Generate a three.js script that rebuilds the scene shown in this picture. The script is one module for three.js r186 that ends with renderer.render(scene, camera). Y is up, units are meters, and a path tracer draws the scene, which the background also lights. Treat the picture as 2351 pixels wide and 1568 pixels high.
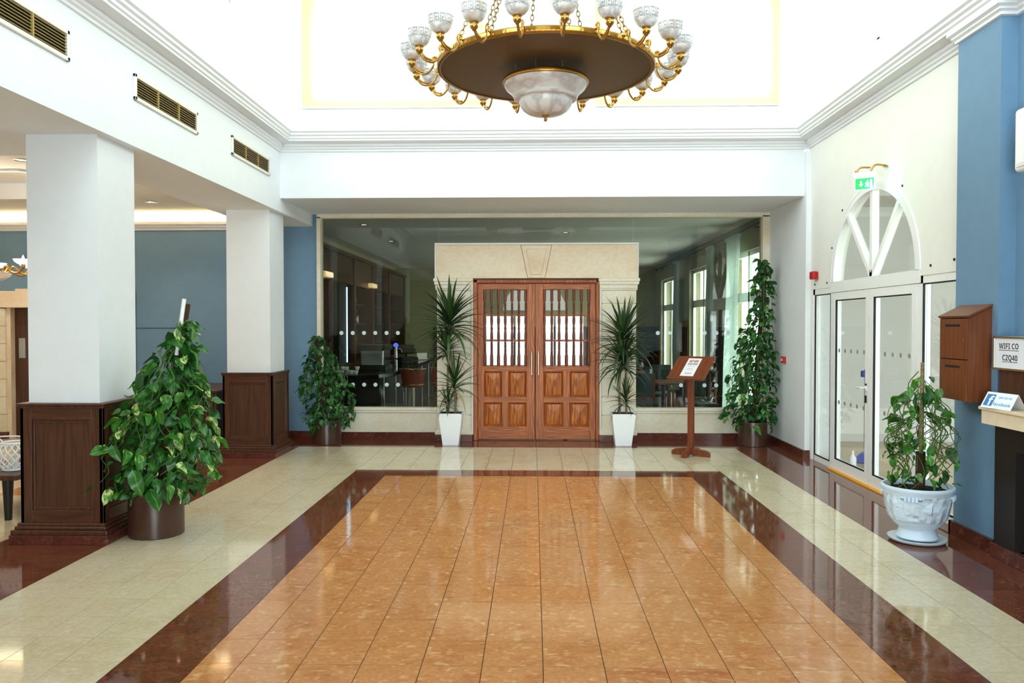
import * as THREE from 'three';
import { RoundedBoxGeometry } from 'three/addons/geometries/RoundedBoxGeometry.js';
import { mergeGeometries, toCreasedNormals } from 'three/addons/utils/BufferGeometryUtils.js';
import { RectAreaLightUniformsLib } from 'three/addons/lights/RectAreaLightUniformsLib.js';

// ---------------------------------------------------------------- camera, sky, daylight, exposure
const scene = new THREE.Scene();
const renderer = new THREE.WebGLRenderer({ antialias: true });
renderer.toneMapping = THREE.LinearToneMapping;
renderer.toneMappingExposure = 1.26;
renderer.shadowMap.enabled = true;
RectAreaLightUniformsLib.init();

const F = 1800, EYE = 1.685;                                  // focal length in pixels of a 2351 x 1568 picture
const camera = new THREE.PerspectiveCamera(THREE.MathUtils.radToDeg(2 * Math.atan(784 / F)), 2351 / 1568, 0.05, 120);
camera.rotation.order = 'YXZ';
camera.position.set(0, EYE, 0);
camera.rotation.set(-Math.atan(36 / F), Math.atan(48.5 / F), 0);

const SKY = 4.2;                                              // brightness of the sky outside
{
  const w = 64, h = 32, d = new Float32Array(w * h * 4);
  for (let j = 0; j < h; j++) for (let i = 0; i < w; i++) {
    const e = (j + 0.5) / h * 2 - 1, t = Math.max(0, e);      // -1 straight down, 1 straight up
    const c = e < 0 ? [0.62, 0.58, 0.5] : [1.0 - 0.5 * t, 1.02 - 0.3 * t, 1.05];
    d.set([c[0] * SKY, c[1] * SKY, c[2] * SKY, 1], (j * w + i) * 4);
  }
  const t = new THREE.DataTexture(d, w, h, THREE.RGBAFormat, THREE.FloatType);
  t.mapping = THREE.EquirectangularReflectionMapping; t.magFilter = THREE.LinearFilter; t.needsUpdate = true;
  scene.background = t;
}
const DAY = new THREE.Color(0.755, 0.87, 1.0);
function daylight(w, h, x, y, z, tx, ty, tz, power) {          // sky light entering through one window, set just outside its glass
  const l = new THREE.RectAreaLight(DAY, power, w, h);
  l.position.set(x, y, z); l.lookAt(tx, ty, tz); scene.add(l);
  return l;
}
const WIN_L = 7.6;
for (const d of [8.3, 4.55]) {
  daylight(2.0, 1.95, -3.80, 5.55, -d, 0, 5.55, -d, WIN_L);
  daylight(2.0, 1.95, 4.02, 5.55, -d, 0, 5.55, -d, WIN_L);
}
for (const x of [-1.79, 1.96]) {
  daylight(2.0, 1.95, x, 5.55, -10.66, x, 5.55, 0, WIN_L);
  daylight(2.0, 1.95, x, 5.55, -2.2, x, 5.55, -9, WIN_L);
}
daylight(3.3, 2.0, 0.05, 1.05, 3.6, 0.05, 1.05, 0, 19);       // glazed entrance behind the camera
daylight(2.4, 3.0, 5.2, 1.6, -3.3, 5.2, 1.6, -8, 6);         // open end of the porch beyond the side door

// ---------------------------------------------------------------- helpers
let seed = 20240611;
function rnd() { seed |= 0; seed = seed + 0x6D2B79F5 | 0; let t = Math.imul(seed ^ seed >>> 15, 1 | seed); t = t + Math.imul(t ^ t >>> 7, 61 | t) ^ t; return ((t ^ t >>> 14) >>> 0) / 4294967296; }
const rr = (a, b) => a + (b - a) * rnd();
const pick = (a) => a[Math.floor(rnd() * a.length)];
const taken = {};
function numbered(n) { const k = taken[n] = (taken[n] ?? -1) + 1; return k ? `${n}_${String(k).padStart(3, '0')}` : n; }
function mesh(name, geo, mat, parent) {
  const m = new THREE.Mesh(geo, mat);
  m.name = parent ? name : numbered(name);
  (parent ?? scene).add(m);
  return m;
}
function thing(name, label, category, [x, y, z] = [0, 0, 0], turn = 0, group) {
  const o = new THREE.Group(); o.name = numbered(name); scene.add(o);
  o.position.set(x, y, z); o.rotation.y = turn; o.userData = { label, category };
  if (group) o.userData.group = group;
  return o;
}
function tag(o, label, category, group) { o.userData = { ...o.userData, label, category }; if (group) o.userData.group = group; return o; }
function struct(name, geo, mat, label, category) {
  const m = geo ? mesh(name, geo, mat) : new THREE.Group();
  if (!geo) { m.name = numbered(name); scene.add(m); }
  m.userData = { kind: 'structure' };
  if (label) { m.userData.label = label; m.userData.category = category ?? 'room'; }
  return m;
}
function planarUV(g) {                                          // uv in metres, from the side each face looks to
  g = g.index ? g.toNonIndexed() : g;
  const p = g.attributes.position, n = g.attributes.normal, uv = new Float32Array(p.count * 2);
  for (let i = 0; i < p.count; i++) {
    const ax = Math.abs(n.getX(i)), ay = Math.abs(n.getY(i)), az = Math.abs(n.getZ(i));
    const [u, v] = ax > ay && ax > az ? [p.getZ(i), p.getY(i)] : ay > az ? [p.getX(i), p.getZ(i)] : [p.getX(i), p.getY(i)];
    uv[2 * i] = u; uv[2 * i + 1] = v;
  }
  g.setAttribute('uv', new THREE.BufferAttribute(uv, 2));
  return g;
}
function clean(g) { g = g.index ? g.toNonIndexed() : g; for (const k of Object.keys(g.attributes)) if (!['position', 'normal', 'uv'].includes(k)) g.deleteAttribute(k); return g; }
const join = (...gs) => mergeGeometries(gs.flat().map(clean), false);
const box = (x0, x1, y0, y1, d0, d1) => planarUV(new THREE.BoxGeometry(x1 - x0, y1 - y0, d1 - d0).translate((x0 + x1) / 2, (y0 + y1) / 2, -(d0 + d1) / 2));   // d is the distance ahead of the camera, -z
const lbox = (x0, x1, y0, y1, z0, z1) => planarUV(new THREE.BoxGeometry(x1 - x0, y1 - y0, z1 - z0).translate((x0 + x1) / 2, (y0 + y1) / 2, (z0 + z1) / 2));     // in the axes of a thing
const rbox = (x0, x1, y0, y1, z0, z1, r = 0.006, s = 2) => planarUV(new RoundedBoxGeometry(x1 - x0, y1 - y0, z1 - z0, s, Math.min(r, (x1 - x0) / 2.01, (y1 - y0) / 2.01, (z1 - z0) / 2.01)).translate((x0 + x1) / 2, (y0 + y1) / 2, (z0 + z1) / 2));
const cyl = (r0, r1, h, x, y, z, n = 20) => new THREE.CylinderGeometry(r1, r0, h, n).translate(x, y + h / 2, z);
const lathe = (pts, n = 32) => new THREE.LatheGeometry(pts.map(([r, y]) => new THREE.Vector2(r, y)), n);
function tube(pts, r, n = 24, k = 6) { return new THREE.TubeGeometry(new THREE.CatmullRomCurve3(pts.map((p) => new THREE.Vector3(...p))), n, r, k); }
function rod(a, b, r, k = 8) { const A = new THREE.Vector3(...a), B = new THREE.Vector3(...b), d = B.clone().sub(A); return new THREE.CylinderGeometry(r, r, d.length(), k).applyQuaternion(new THREE.Quaternion().setFromUnitVectors(new THREE.Vector3(0, 1, 0), d.clone().normalize())).translate(...A.clone().add(B).multiplyScalar(0.5).toArray()); }
function shapeOf(pts, holes = []) {
  const s = new THREE.Shape(pts.map(([a, b]) => new THREE.Vector2(a, b)));
  for (const h of holes) s.holes.push(new THREE.Path(h.map(([a, b]) => new THREE.Vector2(a, b))));
  return s;
}
const rect = (a0, a1, b0, b1) => [[a0, b0], [a1, b0], [a1, b1], [a0, b1]];
function arch(c, r, y0, ys, ry = r, n = 24) { const p = [[c - r, y0], [c + r, y0]]; for (let i = 0; i <= n; i++) p.push([c + r * Math.cos(Math.PI * i / n), ys + ry * Math.sin(Math.PI * i / n)]); return p; }
const exZ = (s, d0, d1) => planarUV(new THREE.ExtrudeGeometry(s, { depth: d1 - d0, bevelEnabled: false }).translate(0, 0, -d1));                   // shape in (x, y)
const exX = (s, x0, x1) => planarUV(new THREE.ExtrudeGeometry(s, { depth: x1 - x0, bevelEnabled: false }).applyMatrix4(new THREE.Matrix4().set(0, 0, 1, x0, 0, 1, 0, 0, -1, 0, 0, 0, 0, 0, 0, 1)));   // shape in (d, y)
function sweep(profile, stations) {                             // profile [out, y] along stations [x, d, out x, out d]
  const P = [], idx = [];
  for (const [x, d, ox, od] of stations) for (const [o, y] of profile) P.push(x + o * ox, y, -(d + o * od));
  const n = profile.length;
  for (let s = 0; s + 1 < stations.length; s++) for (let i = 0; i + 1 < n; i++) { const a = s * n + i, b = a + n; idx.push(a, b, a + 1, b, b + 1, a + 1); }
  let g = new THREE.BufferGeometry();
  g.setAttribute('position', new THREE.Float32BufferAttribute(P, 3)); g.setIndex(idx);
  g = g.toNonIndexed(); g.computeVertexNormals();
  return planarUV(toCreasedNormals(g, 0.6));
}

// ---------------------------------------------------------------- textures and materials
function noise2(px, py, s) {                                    // tileable value noise on a px x py lattice
  const g = new Float32Array(px * py); let q = s * 7919 + 13;
  for (let i = 0; i < g.length; i++) { q = (Math.imul(q, 1664525) + 1013904223) | 0; g[i] = (q >>> 8) / 16777216; }
  return (u, v) => {
    const x = u * px, y = v * py, xi = Math.floor(x), yi = Math.floor(y); let fx = x - xi, fy = y - yi;
    fx = fx * fx * (3 - 2 * fx); fy = fy * fy * (3 - 2 * fy);
    const X0 = ((xi % px) + px) % px, X1 = (X0 + 1) % px, Y0 = ((yi % py) + py) % py, Y1 = (Y0 + 1) % py;
    const a = g[Y0 * px + X0], b = g[Y0 * px + X1], c = g[Y1 * px + X0], d = g[Y1 * px + X1];
    return a + (b - a) * fx + (c - a) * fy + (a - b - c + d) * fx * fy;
  };
}
function texture(n, m, metres, fn, srgb = true) {               // fn(u, v) -> [r, g, b] in 0..1
  const d = new Uint8Array(n * m * 4);
  for (let j = 0; j < m; j++) for (let i = 0; i < n; i++) { const c = fn(i / n, j / m), k = (j * n + i) * 4; d[k] = 255 * Math.min(1, Math.max(0, c[0])); d[k + 1] = 255 * Math.min(1, Math.max(0, c[1])); d[k + 2] = 255 * Math.min(1, Math.max(0, c[2])); d[k + 3] = 255; }
  const t = new THREE.DataTexture(d, n, m); t.wrapS = t.wrapT = THREE.RepeatWrapping; t.magFilter = THREE.LinearFilter; t.minFilter = THREE.LinearMipmapLinearFilter; t.generateMipmaps = true;
  if (srgb) t.colorSpace = THREE.SRGBColorSpace;
  t.repeat.set(1 / metres[0], 1 / metres[1]); t.needsUpdate = true;
  return t;
}
function canvasTexture(w, h, draw) {
  const c = document.createElement('canvas'); c.width = w; c.height = h; draw(c.getContext('2d'), w, h);
  const t = new THREE.CanvasTexture(c); t.colorSpace = THREE.SRGBColorSpace; return t;
}
const rgb = (r, g, b) => [r / 255, g / 255, b / 255];
const mix = (a, b, t) => { t = Math.min(1, Math.max(0, t)); return [a[0] + (b[0] - a[0]) * t, a[1] + (b[1] - a[1]) * t, a[2] + (b[2] - a[2]) * t]; };
const std = (o) => new THREE.MeshStandardMaterial(o), phys = (o) => new THREE.MeshPhysicalMaterial(o);

function marbleTexture(s, base, dark, light, flecks, veins) {
  const a = noise2(6, 6, s), b = noise2(17, 23, s + 1), c = noise2(44, 70, s + 2), d = noise2(120, 150, s + 3), e = noise2(48, 110, s + 4), w = noise2(9, 9, s + 5);
  return texture(1024, 1024, [1.8, 1.8], (u, v) => {
    const wu = u + 0.03 * (w(u, v) - 0.5), wv = v + 0.03 * (w(v, u) - 0.5);
    const n = 0.45 * a(u, v) + 0.3 * b(wu, wv) + 0.25 * c(wu, wv);
    let col = mix(base, dark, (n - 0.48) * 2.2);
    const f = e(wu, wv) * 0.55 + c(wv, wu) * 0.45;
    col = mix(col, light, Math.max(0, (f - 0.63) * 6) * flecks);
    const vn = Math.abs(b(wu, wv) - 0.5) * 2 + Math.abs(c(wu, wv) - 0.5) * 0.8;
    col = mix(col, dark, Math.max(0, 0.22 - vn) * 3.2 * veins);
    const g = (d(u, v) - 0.5) * 0.06;
    return [col[0] + g, col[1] + g, col[2] + g];
  });
}
function woodTexture(s, base, dark, metres = [0.5, 1.6], contrast = 1) {
  const a = noise2(14, 3, s), b = noise2(60, 5, s + 1), c = noise2(190, 16, s + 2), w = noise2(5, 3, s + 3);
  return texture(512, 512, metres, (u, v) => {
    const x = u + 0.05 * (w(u, v) - 0.5);
    const rings = 0.5 + 0.5 * Math.sin((a(x, v) * 5 + x * 22 + 0.6 * w(u, v)) * 2);
    const n = 0.35 * rings + 0.4 * b(x, v) + 0.25 * c(u, v);
    return mix(base, dark, (n - 0.25) * 1.25 * contrast);
  });
}
const grainy = (s, c, amp, metres = [0.7, 0.7]) => { const a = noise2(8, 8, s), b = noise2(60, 60, s + 1), d = noise2(160, 160, s + 2); return texture(256, 256, metres, (u, v) => { const n = 1 + amp * (0.5 * a(u, v) + 0.3 * b(u, v) + 0.2 * d(u, v) - 0.5); return [c[0] * n, c[1] * n, c[2] * n]; }); };

const M = {
  orange: phys({ map: marbleTexture(3, rgb(206, 142, 88), rgb(182, 108, 58), rgb(226, 180, 128), 0.55, 0.6), roughness: 0.07 }),
  cream: phys({ map: marbleTexture(21, rgb(222, 206, 176), rgb(210, 190, 154), rgb(230, 218, 194), 0.4, 0.4), roughness: 0.06 }),
  brown: phys({ map: marbleTexture(41, rgb(118, 66, 48), rgb(90, 45, 31), rgb(138, 86, 66), 0.35, 0.5), roughness: 0.06 }),
  grout: std({ color: 0x3a2c20, roughness: 0.95 }),
  skirt: phys({ map: marbleTexture(61, rgb(98, 50, 40), rgb(66, 31, 24), rgb(130, 80, 70), 0.5, 0.7), roughness: 0.16 }),
  white: std({ map: grainy(71, rgb(238, 240, 242), 0.02), roughness: 0.85 }),
  upper: std({ map: grainy(73, rgb(240, 239, 232), 0.02), roughness: 0.85 }),
  warmwall: std({ map: grainy(75, rgb(243, 241, 234), 0.02), roughness: 0.85 }),
  ceiling: std({ map: grainy(77, rgb(228, 222, 212), 0.02), roughness: 0.9 }),
  trim: std({ color: 0xe9e9ea, roughness: 0.6 }),
  blue: std({ map: grainy(79, rgb(108, 143, 172), 0.05), roughness: 0.7 }),
  steel: std({ color: 0xb9bcc0, metalness: 1, roughness: 0.22 }),
  wood: phys({ map: woodTexture(5, rgb(94, 54, 34), rgb(50, 26, 15)), roughness: 0.38 }),
  panelwood: phys({ map: woodTexture(7, rgb(88, 52, 34), rgb(48, 26, 16), [0.5, 1.6], 0.8), roughness: 0.4 }),
  doorwood: phys({ map: woodTexture(9, rgb(204, 112, 42), rgb(108, 44, 13), [0.34, 1.2]), roughness: 0.42 }),
  doorpanel: phys({ map: woodTexture(11, rgb(214, 124, 48), rgb(112, 48, 15), [0.3, 0.7], 1.15), roughness: 0.36 }),
  spindle: phys({ map: woodTexture(13, rgb(136, 66, 30), rgb(74, 30, 14), [0.1, 0.5]), roughness: 0.3 }),
  stone: std({ map: (() => { const a = noise2(5, 9, 91), b = noise2(40, 60, 92); return texture(512, 512, [1.4, 1.4], (u, v) => mix(rgb(243, 235, 216), rgb(230, 214, 184), 0.9 * a(u, v) + 0.5 * b(u, v) - 0.25)); })(), roughness: 0.6 }),
  lintel: std({ map: (() => { const a = noise2(4, 5, 95), b = noise2(40, 60, 96); return texture(512, 512, [1.6, 1.6], (u, v) => mix(rgb(242, 226, 200), rgb(226, 198, 162), 1.1 * a(u, v) + 0.4 * b(u, v) - 0.3)); })(), roughness: 0.55 }),
  pvc: phys({ color: 0xfafaf8, roughness: 0.35 }),
  gasket: std({ color: 0x0c0c0c, roughness: 0.7 }),
  glass: phys({ color: 0xf4f8f4, transmission: 1, thickness: 0, roughness: 0, ior: 1.5 }),
  tinted: phys({ color: 0xdde2da, transmission: 1, thickness: 0, roughness: 0, ior: 1.42 }),
  dot: std({ color: 0xdfeeee, roughness: 0.8 }),
  gold: std({ color: new THREE.Color(0.5, 0.27, 0.065), metalness: 1, roughness: 0.3 }),
  bronze: std({ color: new THREE.Color(0.15, 0.075, 0.016), metalness: 0.45, roughness: 0.42 }),
  brass: std({ color: 0xd8cba8, metalness: 1, roughness: 0.25 }),
  iron: std({ color: 0x8a6a3a, metalness: 1, roughness: 0.35 }),
  black: std({ color: 0x080808, roughness: 0.6 }),
  dark: std({ color: 0x1a120e, roughness: 0.5 }),
  blind: phys({ color: 0xfdf2d0, transmission: 0.5, thickness: 0, roughness: 1 }),
  pot: phys({ color: 0x4a2f24, roughness: 0.3 }),
  potwhite: phys({ color: 0xfbfbfb, roughness: 0.3 }),
  soil: std({ color: 0x1c120b, roughness: 1 }),
  red: phys({ color: 0xc21414, roughness: 0.35 }),
  yellow: std({ color: 0xf2a412, roughness: 0.6 }),
  mail: phys({ map: woodTexture(15, rgb(124, 66, 30), rgb(84, 40, 18), [0.5, 1.4], 0.7), roughness: 0.4 }),
  lectern: phys({ map: woodTexture(17, rgb(136, 66, 32), rgb(86, 36, 16), [0.3, 1.0]), roughness: 0.35 }),
  slat: std({ color: 0xa68d4c, roughness: 0.5 }),
  offwhite: std({ color: 0xe8e4da, roughness: 0.55 }),
  moss: std({ map: (() => { const a = noise2(20, 30, 101), b = noise2(90, 60, 102); return texture(256, 256, [0.2, 0.4], (u, v) => mix(rgb(96, 66, 34), rgb(48, 34, 18), 0.7 * a(u, v) + 0.6 * b(u, v))); })(), roughness: 1 }),
  vine: std({ color: 0x4c6a24, roughness: 0.6 }),
  caneM: std({ map: (() => { const a = noise2(3, 40, 105), b = noise2(20, 20, 106); return texture(128, 256, [0.2, 0.4], (u, v) => mix(rgb(190, 166, 128), rgb(112, 88, 58), 0.8 * a(u, v) + 0.4 * b(u, v))); })(), roughness: 0.9 }),
};
function leafTexture(s, green, pale, amount) {
  const a = noise2(5, 4, s), b = noise2(14, 6, s + 1), d = noise2(40, 20, s + 2);
  return texture(128, 128, [1, 1], (u, v) => {
    const rib = Math.abs(u - 0.5), side = Math.abs(((v * 7 + rib * 6) % 1) - 0.5);
    let c = mix(green, green.map((x) => x * 0.7), d(u, v) * 0.8 - 0.2);
    c = mix(c, pale, Math.max(0, 0.6 * a(u, v) + 0.4 * b(u, v) - 1 + amount) * 7);
    c = mix(c, pale, rib < 0.02 ? 0.6 : 0);
    return mix(c, pale, side < 0.06 ? 0.18 : 0);
  });
}
const leafMat = (t) => phys({ map: t, roughness: 0.4, transmission: 0.14, thickness: 0, side: THREE.DoubleSide });
M.leaf = [leafMat(leafTexture(111, rgb(38, 108, 30), rgb(120, 172, 56), 0.34)), leafMat(leafTexture(115, rgb(50, 126, 32), rgb(168, 200, 80), 0.54)), leafMat(leafTexture(119, rgb(66, 142, 38), rgb(226, 230, 150), 0.64)), leafMat(leafTexture(123, rgb(28, 84, 30), rgb(84, 132, 52), 0.25))];
M.blade = [std({ color: 0x2c4a20, roughness: 0.45, side: THREE.DoubleSide }), std({ color: 0x3a5a26, roughness: 0.45, side: THREE.DoubleSide }), std({ color: 0x22391c, roughness: 0.45, side: THREE.DoubleSide })];
M.dryblade = std({ color: 0xb29a5a, roughness: 0.8, side: THREE.DoubleSide });

// ================================================================ FLOOR
{
  const floor = struct('floor', box(-9.1, 3.9, -0.2, -0.003, -3.1, 11.75), M.grout);
  function variants(w, l, n, mat) {
    return Array.from({ length: n }, () => { const g = planarUV(new THREE.BoxGeometry(w, 0.02, l)); const uv = g.attributes.uv, ou = rnd() * 1.8, ov = rnd() * 1.8, fl = rnd() < 0.5 ? 1 : -1; for (let i = 0; i < uv.count; i++) uv.setXY(i, uv.getX(i) * fl + ou, uv.getY(i) * fl + ov); return g; });
  }
  const cache = {};
  function tile(name, mat, x0, x1, d0, d1, gx = 0.004, gd = 0.0025) {
    const w = x1 - x0 - gx, l = d1 - d0 - gd; if (w < 0.02 || l < 0.02) return;
    const k = name + w.toFixed(3) + l.toFixed(3);
    const m = mesh(name, pick(cache[k] ??= variants(w, l, 7)), mat, floor);
    m.position.set((x0 + x1) / 2, -0.01, -(d0 + d1) / 2);
    m.rotation.set(rr(-1, 1) * 0.0005, 0, rr(-1, 1) * 0.0005);
  }
  const rows = (a, b, from = 3.844, p = 0.2995) => { const r = [a]; for (let k = -40; k < 60; k++) { const d = from + p * k; if (d > a + 0.03 && d < b - 0.03) r.push(d); } r.push(b); return r; };
  const near = 3.545;
  const colsO = rows(-1.668, 1.768, 0.05, 0.302), rowsO = rows(near, 8.75);
  for (let i = 0; i + 1 < colsO.length; i++) for (let j = 0; j + 1 < rowsO.length; j++) tile('orange_marble_tile', M.orange, colsO[i], colsO[i + 1], rowsO[j], rowsO[j + 1]);
  const rowsC = rows(near, 10.83);
  for (const cols of [[-3.27, -2.968, -2.667, -2.366, -2.065], [2.165, 2.47, 2.775]]) for (let i = 0; i + 1 < cols.length; i++) for (let j = 0; j + 1 < rowsC.length; j++) tile('cream_marble_tile', M.cream, cols[i], cols[i + 1], rowsC[j], rowsC[j + 1], 0.0035, 0.0025);
  const colsB = rows(-2.065, 2.165, 0.05, 0.302), rowsB = rows(9.11, 10.83);
  for (let i = 0; i + 1 < colsB.length; i++) for (let j = 0; j + 1 < rowsB.length; j++) tile('cream_marble_tile', M.cream, colsB[i], colsB[i + 1], rowsB[j], rowsB[j + 1], 0.0035, 0.0025);
  const bt = (x0, x1, d0, d1) => tile('brown_marble_tile', M.brown, x0, x1, d0, d1, 0.002, 0.0016);
  for (const [x0, x1] of [[-2.065, -1.668], [1.768, 2.165]]) { const r = rows(near, 9.11, 3.844, 0.599); for (let j = 0; j + 1 < r.length; j++) bt(x0, x1, r[j], r[j + 1]); }
  { const c = rows(-1.668, 1.768, 0.05, 0.604); for (let i = 0; i + 1 < c.length; i++) bt(c[i], c[i + 1], 8.75, 9.11); }
  { const r = rows(near, 10.83, 3.844, 0.599); for (let j = 0; j + 1 < r.length; j++) { bt(2.775, 3.6, r[j], r[j + 1]); bt(-4.15, -3.27, r[j], r[j + 1]); } }
  { const c = rows(-4.15, 3.6, 0.05, 0.604); for (let i = 0; i + 1 < c.length; i++) bt(c[i], c[i + 1], 10.83, 11.72); }
  for (let k = 0; k < 8; k++) for (let j = 0; j < 14; j++) tile(k === 1 && j % 5 === 2 ? 'orange_marble_tile' : 'cream_marble_tile', k === 1 && j % 5 === 2 ? M.orange : M.cream, -4.15 - 0.6 * (k + 1), -4.15 - 0.6 * k, near + 0.584 * j, near + 0.584 * (j + 1), 0.003, 0.003);
  // the same bands run on behind the camera
  const band = (name, mat, x0, x1) => { const m = mesh(name, box(x0, x1, -0.02, 0, -3.05, near - 0.002), mat, floor); m.userData.kind = 'stuff'; };
  band('orange_marble_paving', M.orange, -1.668, 1.768);
  for (const [a, b] of [[-2.065, -1.67], [1.77, 2.165], [2.777, 3.52], [-4.15, -3.272]]) band('brown_marble_paving', M.brown, a, b);
  for (const [a, b] of [[-3.27, -2.067], [2.167, 2.775], [-8.95, -4.152]]) band('cream_marble_paving', M.cream, a, b);
}

// ================================================================ ROOM SHELL
const XL = -3.29, XR = 3.52, DB = 10.15, DW = 11.65;
const upWin = (c) => arch(c, 1.05, 4.61, 5.53);
struct('ceiling', box(-3.9, 4.3, 7.0, 7.2, 2.1, 10.9), M.upper);
// left: the deep beam on columns, the clerestory above it
{
  const w = struct('wall_left', join(box(-4.13, XL, 3.166, 4.1, -3.0, DW), exX(shapeOf(rect(2.3, 10.9, 4.1, 7.0), [8.3, 4.55].map(upWin)), XL - 0.38, XL)), M.white);
  mesh('cross_beam', box(-9.0, -4.13, 3.166, 3.6, 5.88, 6.73), M.white, w);
}
// back: beam over the recess, clerestory wall
struct('wall_back', join(box(XL, 3.46, 3.344, 4.1, DB, DW + 0.1), exZ(shapeOf(rect(XL - 0.38, 4.0, 4.1, 7.0), [-1.79, 1.96].map(upWin)), DB, DB + 0.38)), M.white);
// right wall with the arched doorway, and its clerestory
const doorHole = [[6.47, 0], [9.98, 0], [9.98, 2.14], [9.36, 2.14]].concat((() => { const p = []; for (let i = 0; i <= 24; i++) p.push([8.31 + 1.05 * Math.cos(Math.PI * i / 24), 2.14 + 1.015 * Math.sin(Math.PI * i / 24)]); return p; })(), [[7.26, 2.14], [6.47, 2.14]]);
struct('wall_right', exX((() => { const p = [[6.42, 0], ...doorHole.slice(0, 0), [6.42, 4.1], [10.15, 4.1], [10.15, 0], [9.98, 0], ...doorHole.slice(2), [6.47, 0]]; return shapeOf(p); })(), XR, XR + 0.14), M.warmwall);
struct('wall_right', exX(shapeOf(rect(2.3, 10.53, 4.1, 7.0), [8.3, 4.55].map(upWin)), XR, XR + 0.38), M.upper);
struct('wall_right', box(XR, XR + 0.3, 0, 4.1, -3.0, 6.42), M.blue);
struct('wall_right', join(box(3.46, 3.8, 0, 3.9, 10.07, DW + 0.1)), M.white);
// entrance wall behind the camera, with a glazed doorway
{
  const w = struct('wall_front', exZ(shapeOf([[-9.0, 0], [-1.65, 0], [-1.65, 2.1], [1.75, 2.1], [1.75, 0], [4.2, 0], [4.2, 3.6], [-9.0, 3.6]], [arch(0.05, 1.05, 2.2, 2.2, 0.95)]), -3.3, -3.0), M.warmwall);
  const g = struct('door_1', null); g.position.set(0, 0, 3.15);
  for (const x of [-1.62, -0.62, 0.05, 0.72, 1.72]) mesh('frame_post', lbox(x - 0.035, x + 0.035, 0, 2.1, -0.03, 0.03), M.pvc, g);
  mesh('frame_rail', lbox(-1.65, 1.75, 2.03, 2.1, -0.03, 0.03), M.pvc, g);
  mesh('pane', lbox(-1.6, 1.7, 0.05, 2.03, -0.004, 0.004), M.glass, g);
  struct('floor', box(-14, 14, -0.3, -0.06, -30, -3.3), std({ color: 0xb8a888, roughness: 0.9 }));
}
struct('wall_front', exZ(shapeOf(rect(XL - 0.38, 4.0, 3.344, 7.0), [-1.79, 1.96].map(upWin)), 2.32, 2.7), M.white);
struct('ceiling', box(XL, XR + 0.2, 3.344, 3.6, -3.3, 2.32), M.ceiling);
// lounge shell on the left
struct('wall_left', box(-9.2, -9.0, 0, 3.6, -3.0, DW), M.warmwall);
{
  const c = struct('ceiling', null);
  const s = shapeOf(rect(-9.0, -4.13, -3.0, DW), [[[-5.5, 8.25], [-8.4, 8.25], [-8.9, 8.75], [-8.9, 9.6], [-8.4, 10.1], [-5.5, 10.1], [-5.0, 9.6], [-5.0, 8.75]]]);
  mesh('ceiling_board', planarUV(new THREE.ExtrudeGeometry(s, { depth: 0.1, bevelEnabled: false }).rotateX(-Math.PI / 2).translate(0, 3.36, 0)), M.ceiling, c);
  mesh('tray_board', box(-9.0, -4.3, 3.56, 3.62, 8.0, 10.4), M.ceiling, c);
  const o = [[-5.5, 8.25], [-8.4, 8.25], [-8.9, 8.75], [-8.9, 9.6], [-8.4, 10.1], [-5.5, 10.1], [-5.0, 9.6], [-5.0, 8.75], [-5.5, 8.25]];
  const inner = o.map(([x, d]) => [-6.95 + (x + 6.95) * 0.975, 9.175 + (d - 9.175) * 0.95]);
  mesh('tray_moulding', planarUV(new THREE.ExtrudeGeometry(shapeOf(o.slice(0, 8), [inner.slice(0, 8)]), { depth: 0.2, bevelEnabled: false }).rotateX(-Math.PI / 2).translate(0, 3.335, 0)), M.trim, c);
}
// wall at the far end of the lounge, painted blue, with a jib panel and a skirting
{
  const w = struct('wall_back', box(-9.0, -3.22, 0, 3.6, DW, DW + 0.12), M.blue);
  for (const [y0, y1] of [[0.12, 0.933], [0.953, 1.636]]) mesh('panel', box(-5.955, -5.37, y0, y1, DW - 0.024, DW), M.blue, w);
  mesh('panel', exZ(shapeOf([[-5.955, 1.656], [-5.35, 1.656], [-5.35, 0.12], [-3.96, 0.12], [-3.96, 3.1], [-5.955, 3.1]]), DW - 0.024, DW), M.blue, w);
  struct('baseboard_left', box(-5.0, -3.18, 0, 0.11, DW - 0.025, DW), M.skirt);
}

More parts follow.
